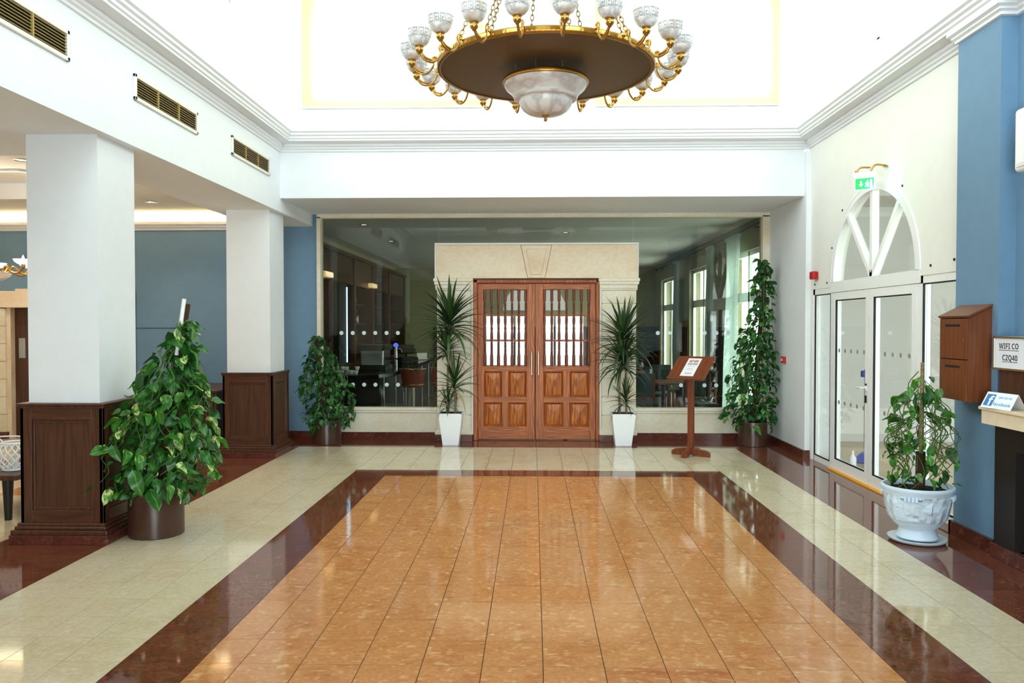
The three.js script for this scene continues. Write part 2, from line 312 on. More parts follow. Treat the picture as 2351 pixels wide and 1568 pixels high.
// cornices
{
  const up = [[0.03, 4.03], [0.17, 4.045], [0.17, 4.065], [0.185, 4.075], [0.185, 4.1], [0.205, 4.115], [0.205, 4.14], [0.225, 4.155], [0.225, 4.185], [0, 4.195]];
  const low = [[0, 3.935], [0.02, 3.94], [0.02, 3.962], [0.04, 3.975], [0.04, 3.99], [0.065, 4.005], [0.065, 4.04], [0, 4.045]];
  const run = (st) => join(sweep(up, st), sweep(low, st));
  struct('trim_1', run([[XL, 2.7, 1, 1], [XL, DB, 1, -1]]), M.trim);
  struct('trim_2', run([[XL, DB, 1, -1], [XR, DB, -1, -1]]), M.trim);
  struct('trim_12', run([[XR, 2.7, -1, 1], [XL, 2.7, 1, 1]]), M.trim);
  struct('trim_3', join(sweep(up, [[XR, DB, -1, -1], [XR, 2.7, -1, 1]]), sweep(low, [[XR, DB, -1, -1], [XR, 6.41, -1, 1], [3.4, 6.41, -1, 1], [3.4, 5.83, -1, -1], [XR, 5.83, -1, -1], [XR, 2.7, -1, 1]])), M.trim);
  // lounge cornice that hides the cove light
  const lc = [[0, 3.11], [0.03, 3.115], [0.03, 3.14], [0.06, 3.155], [0.06, 3.18], [0.1, 3.195], [0.1, 3.235], [0.07, 3.24], [0.07, 3.21], [0, 3.2]];
  struct('trim_4', sweep(lc, [[-9, DW, 0, -1], [-4.13, DW, 0, -1]]), M.trim);
  const cove = thing('cove_light', 'hidden warm strip light above the lounge cornice by the blue wall', 'cove light', [0, 3.212, -(DW - 0.035)]);
  const glow = std({ color: 0xffffff, emissive: new THREE.Color(1, 0.66, 0.34), emissiveIntensity: 4 });
  mesh('light_strip', lbox(-8.9, -4.2, 0, 0.012, -0.02, 0.02), glow, cove);
  const l = new THREE.RectAreaLight(new THREE.Color(1, 0.66, 0.34), 110, 4.7, 0.04); l.position.set(-6.55, 3.235, -(DW - 0.035)); l.lookAt(-6.55, 9, -(DW - 0.1)); scene.add(l);
}

// blue pilaster on the right, with its marble skirting
{
  struct('trim_5', box(3.4, XR, 0, 4.03, 5.83, 6.41), M.blue, 'slim blue painted pilaster behind the brown mailbox', 'pilaster');
  struct('baseboard_right', join(box(3.375, 3.4, 0, 0.11, 5.83, 6.435), box(3.375, XR, 0, 0.11, 6.41, 6.435)), M.skirt);
  struct('baseboard_right', join(box(3.435, 3.46, 0, 0.1, 10.07, DW), box(3.435, 3.52, 0, 0.1, 10.045, 10.07)), M.skirt);
}

// clerestory windows: white arched frames with glass
{
  function upperWindow(place) {
    const g = struct('window_1', null);
    const f = new THREE.ExtrudeGeometry(shapeOf(arch(0, 1.05, 0, 0.92), [arch(0, 0.98, 0.07, 0.92)]), { depth: 0.06, bevelEnabled: false });
    mesh('frame', planarUV(f), M.pvc, g);
    mesh('mullion', lbox(-0.03, 0.03, 0.05, 1.93, 0.0, 0.06), M.pvc, g);
    mesh('transom', lbox(-1.0, 1.0, 0.9, 0.95, 0.0, 0.06), M.pvc, g);
    mesh('pane', planarUV(new THREE.ExtrudeGeometry(shapeOf(arch(0, 0.99, 0.06, 0.92)), { depth: 0.006, bevelEnabled: false }).translate(0, 0, 0.027)), M.glass, g);
    place(g);
  }
  for (const d of [8.3, 4.55]) {
    upperWindow((g) => { g.position.set(-3.66, 4.61, -d); g.rotation.y = Math.PI / 2; });
    upperWindow((g) => { g.position.set(XR + 0.12, 4.61, -d); g.rotation.y = -Math.PI / 2; });
  }
  for (const x of [-1.79, 1.96]) { upperWindow((g) => g.position.set(x, 4.61, -(DB + 0.34))); upperWindow((g) => g.position.set(x, 4.61, -2.42)); }
  for (const [x0, x1, near] of [[-2.985, -0.64, 'on the vent side'], [0.787, 3.126, 'on the exit sign side']]) {
    const b = thing('roller_blind', `cream roller blind over the high arched window, ${near}`, 'blind', [(x0 + x1) / 2, 4.5, -(DB - 0.035)]);
    const w = (x1 - x0) / 2;
    mesh('fabric', lbox(-w, w, 0.012, 2.3, -0.001, 0.001), M.blind, b);
    mesh('bottom_bar', rbox(-w, w, -0.01, 0.014, -0.008, 0.008, 0.006), M.offwhite, b);
    mesh('roller', new THREE.CylinderGeometry(0.03, 0.03, 2 * w, 16).rotateZ(Math.PI / 2).translate(0, 2.32, 0), M.offwhite, b);
  }
}

// ================================================================ COLUMNS
function column(d, label) {
  const c = thing('column', label, 'column', [-3.65, 0, -d]);
  c.userData.kind = 'structure';
  mesh('shaft', lbox(-0.28, 0.28, 1.08, 3.17, -0.28, 0.28), M.white, c);
  mesh('marble_base', rbox(-0.385, 0.385, 0, 0.072, -0.385, 0.385, 0.004), M.skirt, c);
  const pl = mesh('wood_plinth', join(lbox(-0.3, 0.3, 0.06, 1.08, -0.3, 0.3), rbox(-0.378, 0.378, 0.072, 0.108, -0.378, 0.378, 0.008), rbox(-0.36, 0.36, 0.106, 0.136, -0.36, 0.36, 0.012), rbox(-0.345, 0.345, 0.134, 0.158, -0.345, 0.345, 0.008)), M.wood, c);
  mesh('cap_moulding', join(rbox(-0.345, 0.345, 1.066, 1.086, -0.345, 0.345, 0.008), rbox(-0.335, 0.335, 1.046, 1.068, -0.335, 0.335, 0.006)), M.wood, c);
  for (let k = 0; k < 4; k++) {
    const q = new THREE.Matrix4().makeRotationY(k * Math.PI / 2);
    const put = (name, g, m) => mesh(name, g.applyMatrix4(q), m, pl);
    put('stile', rbox(-0.325, -0.235, 0.15, 1.05, 0.295, 0.325, 0.004), M.wood); put('stile', rbox(0.235, 0.325, 0.15, 1.05, 0.295, 0.325, 0.004), M.wood);
    const turned = (y0, y1) => { const g = rbox(-0.236, 0.236, y0, y1, 0.295, 0.3235, 0.004); const uv = g.attributes.uv; for (let i = 0; i < uv.count; i++) uv.setXY(i, uv.getY(i), uv.getX(i)); return g; };
    put('rail', turned(0.15, 0.255), M.wood); put('rail', turned(0.955, 1.05), M.wood);
    put('panel', lbox(-0.215, 0.215, 0.275, 0.935, 0.296, 0.306), M.panelwood);
    put('bead', join(rbox(-0.236, -0.215, 0.255, 0.955, 0.298, 0.316, 0.005), rbox(0.215, 0.236, 0.255, 0.955, 0.298, 0.316, 0.005), rbox(-0.215, 0.215, 0.255, 0.276, 0.298, 0.316, 0.005), rbox(-0.215, 0.215, 0.934, 0.955, 0.298, 0.316, 0.005)), M.wood);
  }
}
column(6.28, 'white column on a dark panelled plinth behind the big potted ivy cone');
column(10.245, 'white column on a reddish wood plinth beside the blue wall strip');
column(2.3, 'white column on a wood plinth beyond the first vent');

// ================================================================ VENTS
[[4.28, 'air vent cut off by the picture edge, farthest from the recess'], [6.4, 'long air vent above the near white column'], [8.49, 'air vent over the column beside the blue wall strip']].forEach(([d, what]) => {
  const v = thing('air_vent', `white framed ${what}`, 'vent', [XL, 3.655, -d - 0.605], Math.PI / 2, 'air vents along the left beam');
  const W = 0.605, H = 0.108;
  mesh('frame', join(rbox(-W, W, H - 0.03, H, 0, 0.022, 0.004), rbox(-W, W, -H, -H + 0.03, 0, 0.022, 0.004), rbox(-W, -W + 0.03, -H, H, 0, 0.022, 0.004), rbox(W - 0.03, W, -H, H, 0, 0.022, 0.004)), M.offwhite, v);
  mesh('backing', lbox(-W + 0.02, W - 0.02, -H + 0.02, H - 0.02, 0, 0.003), M.black, v);
  for (let k = 0; k < 7; k++) mesh('slat', planarUV(new THREE.BoxGeometry(2 * W - 0.05, 0.0045, 0.015).rotateX(0.3)).translate(0, -0.066 + k * 0.022, 0.0115), M.slat, v);
  for (const x of [-0.2, 0.2]) mesh('divider', lbox(x - 0.007, x + 0.007, -H + 0.02, H - 0.02, 0.004, 0.021), M.slat, v);
});

// ================================================================ BACK WALL: sill wall, glass, portal, double doors
{
  const sill = 0.468;
  for (const [x0, x1] of [[-3.22, -1.4], [1.45, 3.46]]) {
    struct('wall_back', box(x0, x1, 0, sill - 0.04, DW - 0.02, DW + 0.12), M.stone);
    struct('baseboard_back', box(x0, x1, 0, 0.1, DW - 0.045, DW - 0.02), M.skirt);
    struct('trim_6', join(rbox(x0, x1, sill - 0.075, sill - 0.045, -(DW - 0.02), -(DW - 0.045), 0.006), rbox(x0, x1, sill - 0.045, sill, -(DW + 0.12), -(DW - 0.055), 0.008)), M.stone);
  }
  struct('trim_7', join(box(-3.22, 3.46, 3.285, 3.35, DW - 0.05, DW + 0.12), box(-3.22, -3.165, 0.4, 3.3, DW - 0.05, DW + 0.12), box(3.36, 3.46, 0.4, 3.3, DW - 0.05, DW + 0.12)), M.stone);
  const paneAt = (name, x0, x1, y0, y1) => { const g = struct(name, null); g.position.set((x0 + x1) / 2, (y0 + y1) / 2, -(DW + 0.05)); mesh('pane', lbox(-(x1 - x0) / 2 + 0.002, (x1 - x0) / 2 - 0.002, -(y1 - y0) / 2, (y1 - y0) / 2, -0.005, 0.005), M.tinted, g); return g; };
  const gl = paneAt('window_2', -3.18, -1.41, sill, 3.29), gr = paneAt('window_2', 1.48, 3.38, sill, 3.29);
  paneAt('window_2', -1.41, 1.48, 2.9, 3.29);
  const dot = new THREE.CylinderGeometry(0.03, 0.03, 0.003, 20).rotateX(Math.PI / 2);
  for (const y of [1.578, 0.802]) {
    for (let k = -1; k < 5; k++) { const m = mesh('safety_dot', dot, M.dot, gl); m.position.set(-2.705 + 0.17 * k + 2.295, y - (sill + 3.29) / 2, 0.008); }
    for (const k of y > 1 ? [0, 1, 4, 5, 6, 7] : [2, 4, 5, 6, 7]) { const m = mesh('safety_dot', dot, M.dot, gr); m.position.set(1.85 + 0.173 * k - 2.43, y - (sill + 3.29) / 2, 0.008); }
  }
  // stone portal
  const p = thing('stone_portal', 'cream stone door surround with keystone around the wooden double doors', 'door surround', [0.045, 0, -11.66]);
  const zf = 0.3;                                                // front face, towards the lobby
  for (const s of [-1, 1]) {
    const x0 = s < 0 ? -1.46 : 0.93, x1 = s < 0 ? -0.93 : 1.46;
    let y = 0.125; const hs = [0.26, 0.27, 0.27, 0.27, 0.27, 0.27, 0.27, 0.2];
    for (const h of hs) { mesh('stone_block', rbox(x0 + 0.015, x1 - 0.015, y + 0.004, y + h - 0.004, -0.2, zf - 0.02, 0.008), M.stone, p); y += h; }
    mesh('pilaster_core', lbox(x0 + 0.03, x1 - 0.03, 0.1, 2.3, -0.2, zf - 0.03), M.stone, p);
    mesh('capital', join(rbox(x0, x1, 2.2, 2.225, -0.2, zf, 0.006), rbox(x0 - 0.02, x1 + (s < 0 ? 0 : 0.02), 2.28, 2.33, -0.2, zf + 0.03, 0.01), rbox(x0 - 0.03, x1 + (s < 0 ? 0 : 0.03), 2.325, 2.372, -0.2, zf + 0.045, 0.006), rbox(x0 - 0.005, x1, 2.225, 2.285, -0.2, zf + 0.01, 0.004)), M.stone, p);
    mesh('base_course', join(rbox(x0 - 0.015, x1, 0.1, 0.15, -0.2, zf + 0.015, 0.01), rbox(x0, x1, 0.148, 0.17, -0.2, zf, 0.006)), M.stone, p);
    mesh('marble_skirting', rbox(x0 - 0.02, x1, 0, 0.102, -0.2, zf + 0.02, 0.004), M.skirt, p);
    mesh('edge_trim', rbox(s < 0 ? x1 - 0.012 : x0 - 0.012, s < 0 ? x1 + 0.012 : x0 + 0.012, 0.1, 2.372, -0.2, zf + 0.012, 0.004), M.offwhite, p);
  }
  const key = shapeOf([[-0.125, 2.376], [0.125, 2.376], [0.225, 2.858], [-0.225, 2.858]]);
  mesh('lintel_slab', exZ(shapeOf([[-1.46, 2.376], [-0.129, 2.376], [-0.229, 2.858], [-1.46, 2.858]]), -zf + 0.012, 0.2), M.lintel, p);
  mesh('lintel_slab', exZ(shapeOf([[0.129, 2.376], [1.46, 2.376], [1.46, 2.858], [0.229, 2.858]]), -zf + 0.012, 0.2), M.lintel, p);
  const kg = new THREE.ExtrudeGeometry(key, { depth: 0.48, bevelEnabled: true, bevelThickness: 0.01, bevelSize: 0.008, bevelOffset: -0.008, bevelSegments: 1 }).translate(0, 0, -0.2);
  const km = mesh('keystone', planarUV(kg), M.lintel, p);
  mesh('keystone_panel', planarUV(new THREE.ExtrudeGeometry(shapeOf([[-0.07, 2.43], [0.07, 2.43], [0.14, 2.79], [-0.14, 2.79]]), { depth: 0.012, bevelEnabled: true, bevelThickness: 0.006, bevelSize: 0.006, bevelSegments: 1 }).translate(0, 0, 0.285)), M.lintel, km);
  mesh('lintel_edge', join(rbox(-1.475, 1.475, 2.858, 2.885, -0.2, zf + 0.01, 0.005), rbox(-1.475, -1.455, 2.37, 2.86, -0.2, zf + 0.005, 0.004), rbox(1.455, 1.475, 2.37, 2.86, -0.2, zf + 0.005, 0.004)), M.offwhite, p);

  // wooden frame and the two leaves
  const D0 = -11.52;                                             // front face of the leaves
  struct('trim_8', join(rbox(-0.875, -0.815, 0, 2.362, D0 - 0.1, D0 + 0.05, 0.01), rbox(0.917, 0.967, 0, 2.362, D0 - 0.1, D0 + 0.05, 0.01), rbox(-0.875, 0.967, 2.312, 2.362, D0 - 0.1, D0 + 0.05, 0.01)), M.doorwood);
  const spindleGeo = (() => {
    const pts = [[0.0001, 0], [0.022, 0], [0.022, 0.16], [0.012, 0.175]];
    for (let k = 0; k < 6; k++) { const y = 0.18 + k * 0.028; pts.push([0.012, y], [0.018, y + 0.009], [0.018, y + 0.018], [0.012, y + 0.026]); }
    pts.push([0.014, 0.36], [0.021, 0.42], [0.019, 0.48], [0.012, 0.53], [0.018, 0.545], [0.018, 0.565], [0.012, 0.58], [0.02, 0.64], [0.021, 0.69], [0.013, 0.76]);
    for (let k = 0; k < 6; k++) { const y = 0.765 + k * 0.028; pts.push([0.012, y], [0.018, y + 0.009], [0.018, y + 0.018], [0.012, y + 0.026]); }
    pts.push([0.012, 0.945], [0.022, 0.96], [0.022, 1.125], [0.0001, 1.125]);
    return lathe(pts, 12);
  })();
  function leaf(x0, w, handleRight, label) {
    const g = thing('door_2', label, 'door', [x0, 0.014, D0]); g.userData.kind = 'structure';
    const st = 0.1, T = 0.045, h = 2.294, a = handleRight ? 0.09 : 0.12, b = handleRight ? 0.12 : 0.09;
    const put = (n, gg, m = M.doorwood) => mesh(n, gg, m, g);
    const across = (gg) => { const uv = gg.attributes.uv; for (let i = 0; i < uv.count; i++) uv.setXY(i, uv.getY(i), uv.getX(i)); return gg; };
    put('stile', rbox(0, a, 0, h, -T, 0, 0.005)); put('stile', rbox(w - b, w, 0, h, -T, 0, 0.005));
    put('rail', across(rbox(a - 0.002, w - b + 0.002, h - 0.09, h, -T, -0.001, 0.004)));
    put('rail', across(rbox(a - 0.002, w - b + 0.002, 1.005, 1.09, -T, -0.001, 0.004)));
    put('rail', across(rbox(a - 0.002, w - b + 0.002, 0.545, 0.625, -T, -0.001, 0.004)));
    put('rail', across(rbox(a - 0.002, w - b + 0.002, 0, 0.19, -T, -0.001, 0.004)));
    const mid = (a + w - b) / 2;
    put('muntin', rbox(mid - 0.045, mid + 0.045, 0.18, 1.01, -T, -0.002, 0.004));
    for (const [px0, px1] of [[a, mid - 0.045], [mid + 0.045, w - b]]) for (const [py0, py1] of [[0.19, 0.545], [0.625, 1.005]]) {
      const pw = (px1 - px0) / 2, ph = (py1 - py0) / 2, cx = (px0 + px1) / 2, cy = (py0 + py1) / 2;
      const ring = (o, i, z0, z1) => { const P = [], q = (s, t, r, z) => [s * (pw - r), t * (ph - r), z]; const c = [[-1, -1], [1, -1], [1, 1], [-1, 1]]; for (let k = 0; k < 4; k++) { const A = q(...c[k], o, z0), B = q(...c[(k + 1) % 4], o, z0), C = q(...c[(k + 1) % 4], i, z1), E = q(...c[k], i, z1); P.push(...A, ...B, ...C, ...A, ...C, ...E); } return P; };
      const flat = (P) => { const gg = new THREE.BufferGeometry(); gg.setAttribute('position', new THREE.Float32BufferAttribute(P, 3)); gg.computeVertexNormals(); return planarUV(gg.translate(cx, cy, 0)); };
      const pan = put('raised_panel', flat([...ring(0.03, 0.03, -0.028, -0.018), ...ring(0.03, Math.min(pw, ph) - 0.001, -0.018, 0.004)].concat((() => { const r = Math.min(pw, ph) - 0.001, e = ph - r, f = pw - r; return [-f, -e, 0.004, f, -e, 0.004, f, e, 0.004, -f, -e, 0.004, f, e, 0.004, -f, e, 0.004]; })())), M.doorpanel);
      mesh('bead', flat([...ring(0, 0.008, -0.004, 0.004), ...ring(0.008, 0.03, 0.004, -0.028)]), M.doorwood, pan);
    }
    const gy0 = 1.09, gy1 = h - 0.09;
    const n = 3;
    for (const y of [gy0 + 0.365, gy0 + 0.735]) put('glazing_bar', rbox(a, w - b, y - 0.014, y + 0.014, -0.04, -0.012, 0.004), M.doorwood);
    for (let k = 0; k < 3; k++) put('pane', lbox(a, w - b, gy0 + [0, 0.379, 0.749][k], gy0 + [0.351, 0.721, 1.1][k], -0.034, -0.028), M.glass);
    for (let k = 0; k < 7; k++) { const m = put('spindle', spindleGeo, M.spindle); m.position.set(a + 0.012 + k * (w - a - b - 0.024) / 6, gy0 - 0.012, 0.012); }
    const hx = handleRight ? w - 0.045 : 0.045;
    const hd = put('pull_handle', join(rod([0, -0.16, 0.045], [0, 0.16, 0.045], 0.012, 12), new THREE.SphereGeometry(0.016, 12, 8).translate(0, 0.165, 0.045), new THREE.SphereGeometry(0.016, 12, 8).translate(0, -0.165, 0.045), rod([0, 0.165, 0], [0, 0.165, 0.045], 0.008), rod([0, -0.165, 0], [0, -0.165, 0.045], 0.008), cyl(0.016, 0.016, 0.006, 0, 0, 0, 14).rotateX(Math.PI / 2).translate(0, 0.165, 0), cyl(0.016, 0.016, 0.006, 0, 0, 0, 14).rotateX(Math.PI / 2).translate(0, -0.165, 0)), M.brass);
    hd.position.set(hx, 1.115, 0);
  }
  leaf(-0.813, 0.836, true, 'wooden double door leaf on the bar side with turned spindles');
  leaf(0.035, 0.88, false, 'wooden double door leaf on the menu stand side with turned spindles');
}

// ================================================================ RIGHT WALL: white doors, exit sign, alarms, mailbox, mantel
{
  const X = XR + 0.042;
  const bar = (z0, z1, y0, y1, x0 = X - 0.035, x1 = X + 0.035) => box(x0, x1, y0, y1, z0, z1);
  const fr = struct('trim_9', null);                             // fixed white frame
  const P = (n, g, m = M.pvc) => mesh(n, g, m, fr);
  P('jamb', bar(9.92, 9.985, 0, 2.14)); P('jamb', bar(9.33, 9.4, 0, 2.14)); P('jamb', bar(7.2, 7.3, 0, 2.14)); P('jamb', bar(6.46, 6.52, 0, 2.14));
  P('head', bar(9.3, 9.98, 2.07, 2.14)); P('head', bar(6.46, 7.28, 2.07, 2.14));
  P('transom', bar(7.24, 9.38, 2.075, 2.2, X - 0.05, X + 0.04));
  P('sill', bar(9.4, 9.93, 0, 0.07)); P('sill', bar(6.5, 7.2, 0, 0.07));
  const ringArc = (r, ry, q, qy, y) => { const p = []; for (let i = 0; i <= 40; i++) p.push([8.31 + r * Math.cos(Math.PI * i / 40), y + ry * Math.sin(Math.PI * i / 40)]); for (let i = 40; i >= 0; i--) p.push([8.31 + q * Math.cos(Math.PI * i / 40), y + qy * Math.sin(Math.PI * i / 40)]); return shapeOf(p); };
  P('arch_frame', exX(ringArc(1.06, 0.97, 0.985, 0.9, 2.195), X - 0.05, X + 0.04));
  P('arch_trim', exX(ringArc(1.085, 0.995, 1.045, 0.955, 2.195), XR - 0.012, XR + 0.02));
  const ray = (a) => { const g = new THREE.BoxGeometry(0.07, 0.97, 0.055).translate(0, 0.485, 0).rotateX(a).translate(X, 2.2, -8.31); return planarUV(g); };
  P('glazing_bar', planarUV(new THREE.BoxGeometry(0.07, 0.92, 0.06).translate(X, 2.2 + 0.465, -8.31))); P('glazing_bar', ray(0.72)); P('glazing_bar', ray(-0.72));
  const pane = (z0, z1, y0, y1) => { P('pane', box(X - 0.005, X + 0.005, y0, y1, z0, z1), M.glass); P('gasket', join(box(X - 0.037, X - 0.02, y0, y0 + 0.012, z0, z1), box(X - 0.037, X - 0.02, y1 - 0.012, y1, z0, z1), box(X - 0.037, X - 0.02, y0, y1, z0, z0 + 0.012), box(X - 0.037, X - 0.02, y0, y1, z1 - 0.012, z1)), M.gasket); };
  pane(9.4, 9.92, 0.07, 2.07); pane(6.52, 7.2, 0.07, 2.07);
  P('pane', exX(shapeOf(arch(8.31, 0.98, 2.19, 2.2, 0.895, 32)), X - 0.004, X + 0.004), M.glass);
  function whiteLeaf(z0, z1, handleAt, label) {
    const g = struct('door_3', null, null, label, 'door');
    const f = 0.085;
    mesh('leaf_frame', join(bar(z0, z0 + f, 0.012, 2.07, X - 0.045, X + 0.03), bar(z1 - f, z1, 0.012, 2.07, X - 0.045, X + 0.03), bar(z0 + f, z1 - f, 0.012, 0.13, X - 0.045, X + 0.03), bar(z0 + f, z1 - f, 1.985, 2.07, X - 0.045, X + 0.03)), M.pvc, g);
    mesh('gasket', join(bar(z0 + f, z0 + f + 0.012, 0.13, 1.985, X - 0.04, X - 0.02), bar(z1 - f - 0.012, z1 - f, 0.13, 1.985, X - 0.04, X - 0.02), bar(z0 + f, z1 - f, 0.13, 0.142, X - 0.04, X - 0.02), bar(z0 + f, z1 - f, 1.973, 1.985, X - 0.04, X - 0.02)), M.gasket, g);
    const pn = mesh('pane', box(X - 0.012, X - 0.004, 0.13, 1.985, z0 + f, z1 - f), M.glass, g);
    const dot = new THREE.CylinderGeometry(0.024, 0.024, 0.003, 16).rotateZ(Math.PI / 2), dm = M.dotgrey ??= std({ color: 0x8f9690, roughness: 0.8 });
    for (const y of [1.4, 0.8]) for (let d = z0 + f + 0.1; d < z1 - f - 0.05; d += 0.17) { const m = mesh('safety_dot', dot, dm, pn); m.position.set(X - 0.015, y, -d); }
    if (handleAt) {
      mesh('lever_handle', join(rbox(X - 0.058, X - 0.045, 1.0, 1.05, -handleAt - 0.016, -handleAt + 0.016, 0.004), rod([X - 0.05, 1.03, -handleAt], [X - 0.1, 1.03, -handleAt], 0.009), rod([X - 0.1, 1.03, -handleAt], [X - 0.1, 1.025, -handleAt - 0.13], 0.01)), M.pvc, g);
      mesh('lock', join(rbox(X - 0.056, X - 0.045, 1.055, 1.075, -handleAt - 0.014, -handleAt + 0.014, 0.004), rbox(X - 0.056, X - 0.045, 0.87, 0.95, -handleAt - 0.014, -handleAt + 0.014, 0.004)), M.black, g);
    }
  }
  whiteLeaf(8.315, 9.325, 8.365, 'white framed glass door leaf with a lever handle under the arched fanlight');
  whiteLeaf(7.305, 8.305, 0, 'white framed glass door leaf without a handle, half behind the white urn');
  tag(mesh('threshold_strip', box(3.47, 3.53, 0, 0.012, 7.26, 9.33), M.yellow), 'yellow warning strip on the floor along the white door', 'floor strip');
  const bolt = new THREE.CylinderGeometry(0.012, 0.012, 0.014, 10).rotateZ(Math.PI / 2);
  for (const [d, y] of [[9.9, 2.2], [9.5, 2.2], [7.05, 2.22], [6.66, 2.24], [7.6, 3.02], [8.31, 3.27], [9.05, 3.0], [9.35, 2.6]]) { const b = tag(mesh('fixing_screw', bolt, M.black), 'small black fixing screw in the wall around the white door', 'screw', 'fixing screws around the side door'); b.position.set(XR, y, -d); }

  // exit sign on two gold brackets
  const s = thing('exit_sign', 'green emergency exit sign hanging on brackets above the arched door', 'exit sign', [3.3, 3.1, -7.93], -0.55); s.scale.setScalar(0.88);
  const face = canvasTexture(256, 176, (c, w, h) => {
    c.fillStyle = '#f4fff8'; c.fillRect(0, 0, w, h); c.fillStyle = '#0aa04e'; c.fillRect(10, 10, w - 20, h - 20);
    c.fillStyle = '#f4fff8'; c.fillRect(72, 46, 22, 50); c.beginPath(); c.moveTo(52, 92); c.lineTo(114, 92); c.lineTo(83, 132); c.fill();
    c.fillRect(196, 34, 30, 108); c.beginPath(); c.arc(166, 50, 11, 0, 7); c.fill();
    c.lineWidth = 14; c.strokeStyle = '#f4fff8'; c.lineCap = 'round'; c.beginPath(); c.moveTo(162, 68); c.lineTo(156, 98); c.lineTo(140, 132); c.moveTo(156, 98); c.lineTo(176, 112); c.lineTo(170, 136); c.moveTo(162, 70); c.lineTo(182, 86); c.moveTo(160, 70); c.lineTo(140, 86); c.stroke();
  });
  mesh('housing', rbox(-0.12, 0.12, 0.07, 0.13, -0.03, 0.03, 0.008), M.pvc, s);
  mesh('sign_face', (() => { const g = new THREE.BoxGeometry(0.21, 0.14, 0.012); return g; })(), [M.pvc, M.pvc, M.pvc, M.pvc, std({ map: face, emissiveMap: face, emissive: 0xffffff, emissiveIntensity: 0.55, roughness: 0.4 }), M.pvc], s);
  const el = new THREE.PointLight(new THREE.Color(0.2, 1, 0.5), 0.12); el.position.set(3.33, 3.06, -7.86); scene.add(el);
  mesh('bracket', join(tube([[-0.09, 0.13, 0], [-0.05, 0.18, 0], [0.05, 0.185, -0.04]], 0.01, 12), new THREE.SphereGeometry(0.014, 10, 8).translate(-0.09, 0.145, 0)), M.gold, s);
  mesh('bracket', join(tube([[0.06, 0.13, 0], [0.1, 0.2, -0.02], [0.2, 0.205, -0.12]], 0.011, 12), cyl(0.035, 0.012, 0.02, 0.2, 0.19, -0.12, 12)), M.gold, s);

  const al = thing('fire_alarm_sounder', 'red fire alarm sounder on the cream wall left of the arched door', 'alarm', [XR, 2.31, -9.84], -Math.PI / 2);
  mesh('base_plate', rbox(-0.055, 0.055, -0.045, 0.045, 0, 0.02, 0.008), M.red, al);
  mesh('cover', rbox(-0.062, 0.062, -0.05, 0.05, 0.018, 0.075, 0.016, 3), M.red, al);
  const cp = thing('fire_call_point', 'small red fire alarm call point on the recess side wall', 'alarm', [3.46, 1.22, -10.86], -Math.PI / 2);
  mesh('housing', rbox(-0.045, 0.045, -0.045, 0.045, 0, 0.045, 0.006), M.red, cp);
  mesh('press_panel', rbox(-0.025, 0.025, -0.02, 0.02, 0.044, 0.048, 0.002), M.offwhite, cp);

  // mailbox
  const mb = thing('mailbox', 'brown wooden letter box with two slotted doors on the blue pilaster', 'mailbox', [3.4, 1.115, -6.11], -Math.PI / 2);
  const W = 0.205, dp = 0.17;
  const side = (x) => planarUV(new THREE.ExtrudeGeometry(shapeOf([[0, 0], [dp, 0], [dp, 0.628], [0, 0.71]]), { depth: 0.018, bevelEnabled: false }).rotateY(-Math.PI / 2).translate(x + 0.018, 0, 0));
  mesh('side_panel', side(-W), M.mail, mb); mesh('side_panel', side(W - 0.018), M.mail, mb);
  mesh('carcass', lbox(-W + 0.015, W - 0.015, 0.005, 0.62, 0, dp - 0.02), M.dark, mb);
  mesh('lid', planarUV(new THREE.BoxGeometry(2 * W + 0.02, 0.016, 0.2).rotateX(0.447).translate(0, 0.682, dp / 2 + 0.004)), M.mail, mb);
  for (const y0 of [0.004, 0.318]) {
    const dr = mesh('door_panel', rbox(-W + 0.008, W - 0.02, y0, y0 + 0.306, dp - 0.016, dp + 0.004, 0.003), M.mail, mb);
    mesh('letter_slot', rbox(-W + 0.09, W - 0.11, y0 + 0.245, y0 + 0.264, dp + 0.002, dp + 0.006, 0.001), M.black, dr);
    mesh('lock', cyl(0.008, 0.008, 0.004, 0, 0, 0, 12).rotateX(Math.PI / 2).translate(W - 0.06, y0 + 0.15, dp + 0.003), M.gold, dr);
  }

  // wifi sign, wood panel, mantel, fireplace, wall unit
  const wf = thing('wifi_sign', 'white framed sign with black underlined wifi code lettering', 'sign', [3.365, 1.49, -5.515], -Math.PI / 2);
  const st = canvasTexture(1024, 440, (c, w, h) => {
    c.fillStyle = '#eceef6'; c.fillRect(0, 0, w, h); c.fillStyle = '#15151b'; c.font = 'bold 112px sans-serif'; c.textBaseline = 'alphabetic';
    const put = (t, x, y) => { c.fillText(t, x, y); c.fillRect(x, y + 16, c.measureText(t).width, 8); };
    put('WIFI CO', 96, 158); put('C2Q40', 170, 322);
  });
  mesh('sign_frame', join(rbox(-0.28, 0.28, 0.105, 0.12, 0, 0.022, 0.003), rbox(-0.28, 0.28, -0.12, -0.105, 0, 0.022, 0.003), rbox(-0.28, -0.265, -0.12, 0.12, 0, 0.022, 0.003), rbox(0.265, 0.28, -0.12, 0.12, 0, 0.022, 0.003)), M.brass, wf);
  mesh('sign_sheet', new THREE.BoxGeometry(0.54, 0.22, 0.006).translate(0, 0, 0.01), [M.pvc, M.pvc, M.pvc, M.pvc, std({ map: st, roughness: 0.5 }), M.pvc], wf);
  const wp = thing('wood_back_panel', 'dark wooden panel on the blue wall beneath the wifi sign', 'panel', [XR, 1.1, -5.3], -Math.PI / 2);
  mesh('board', rbox(-0.47, 0.5, 0.002, 0.29, 0.01, 0.14, 0.004), M.panelwood, wp);
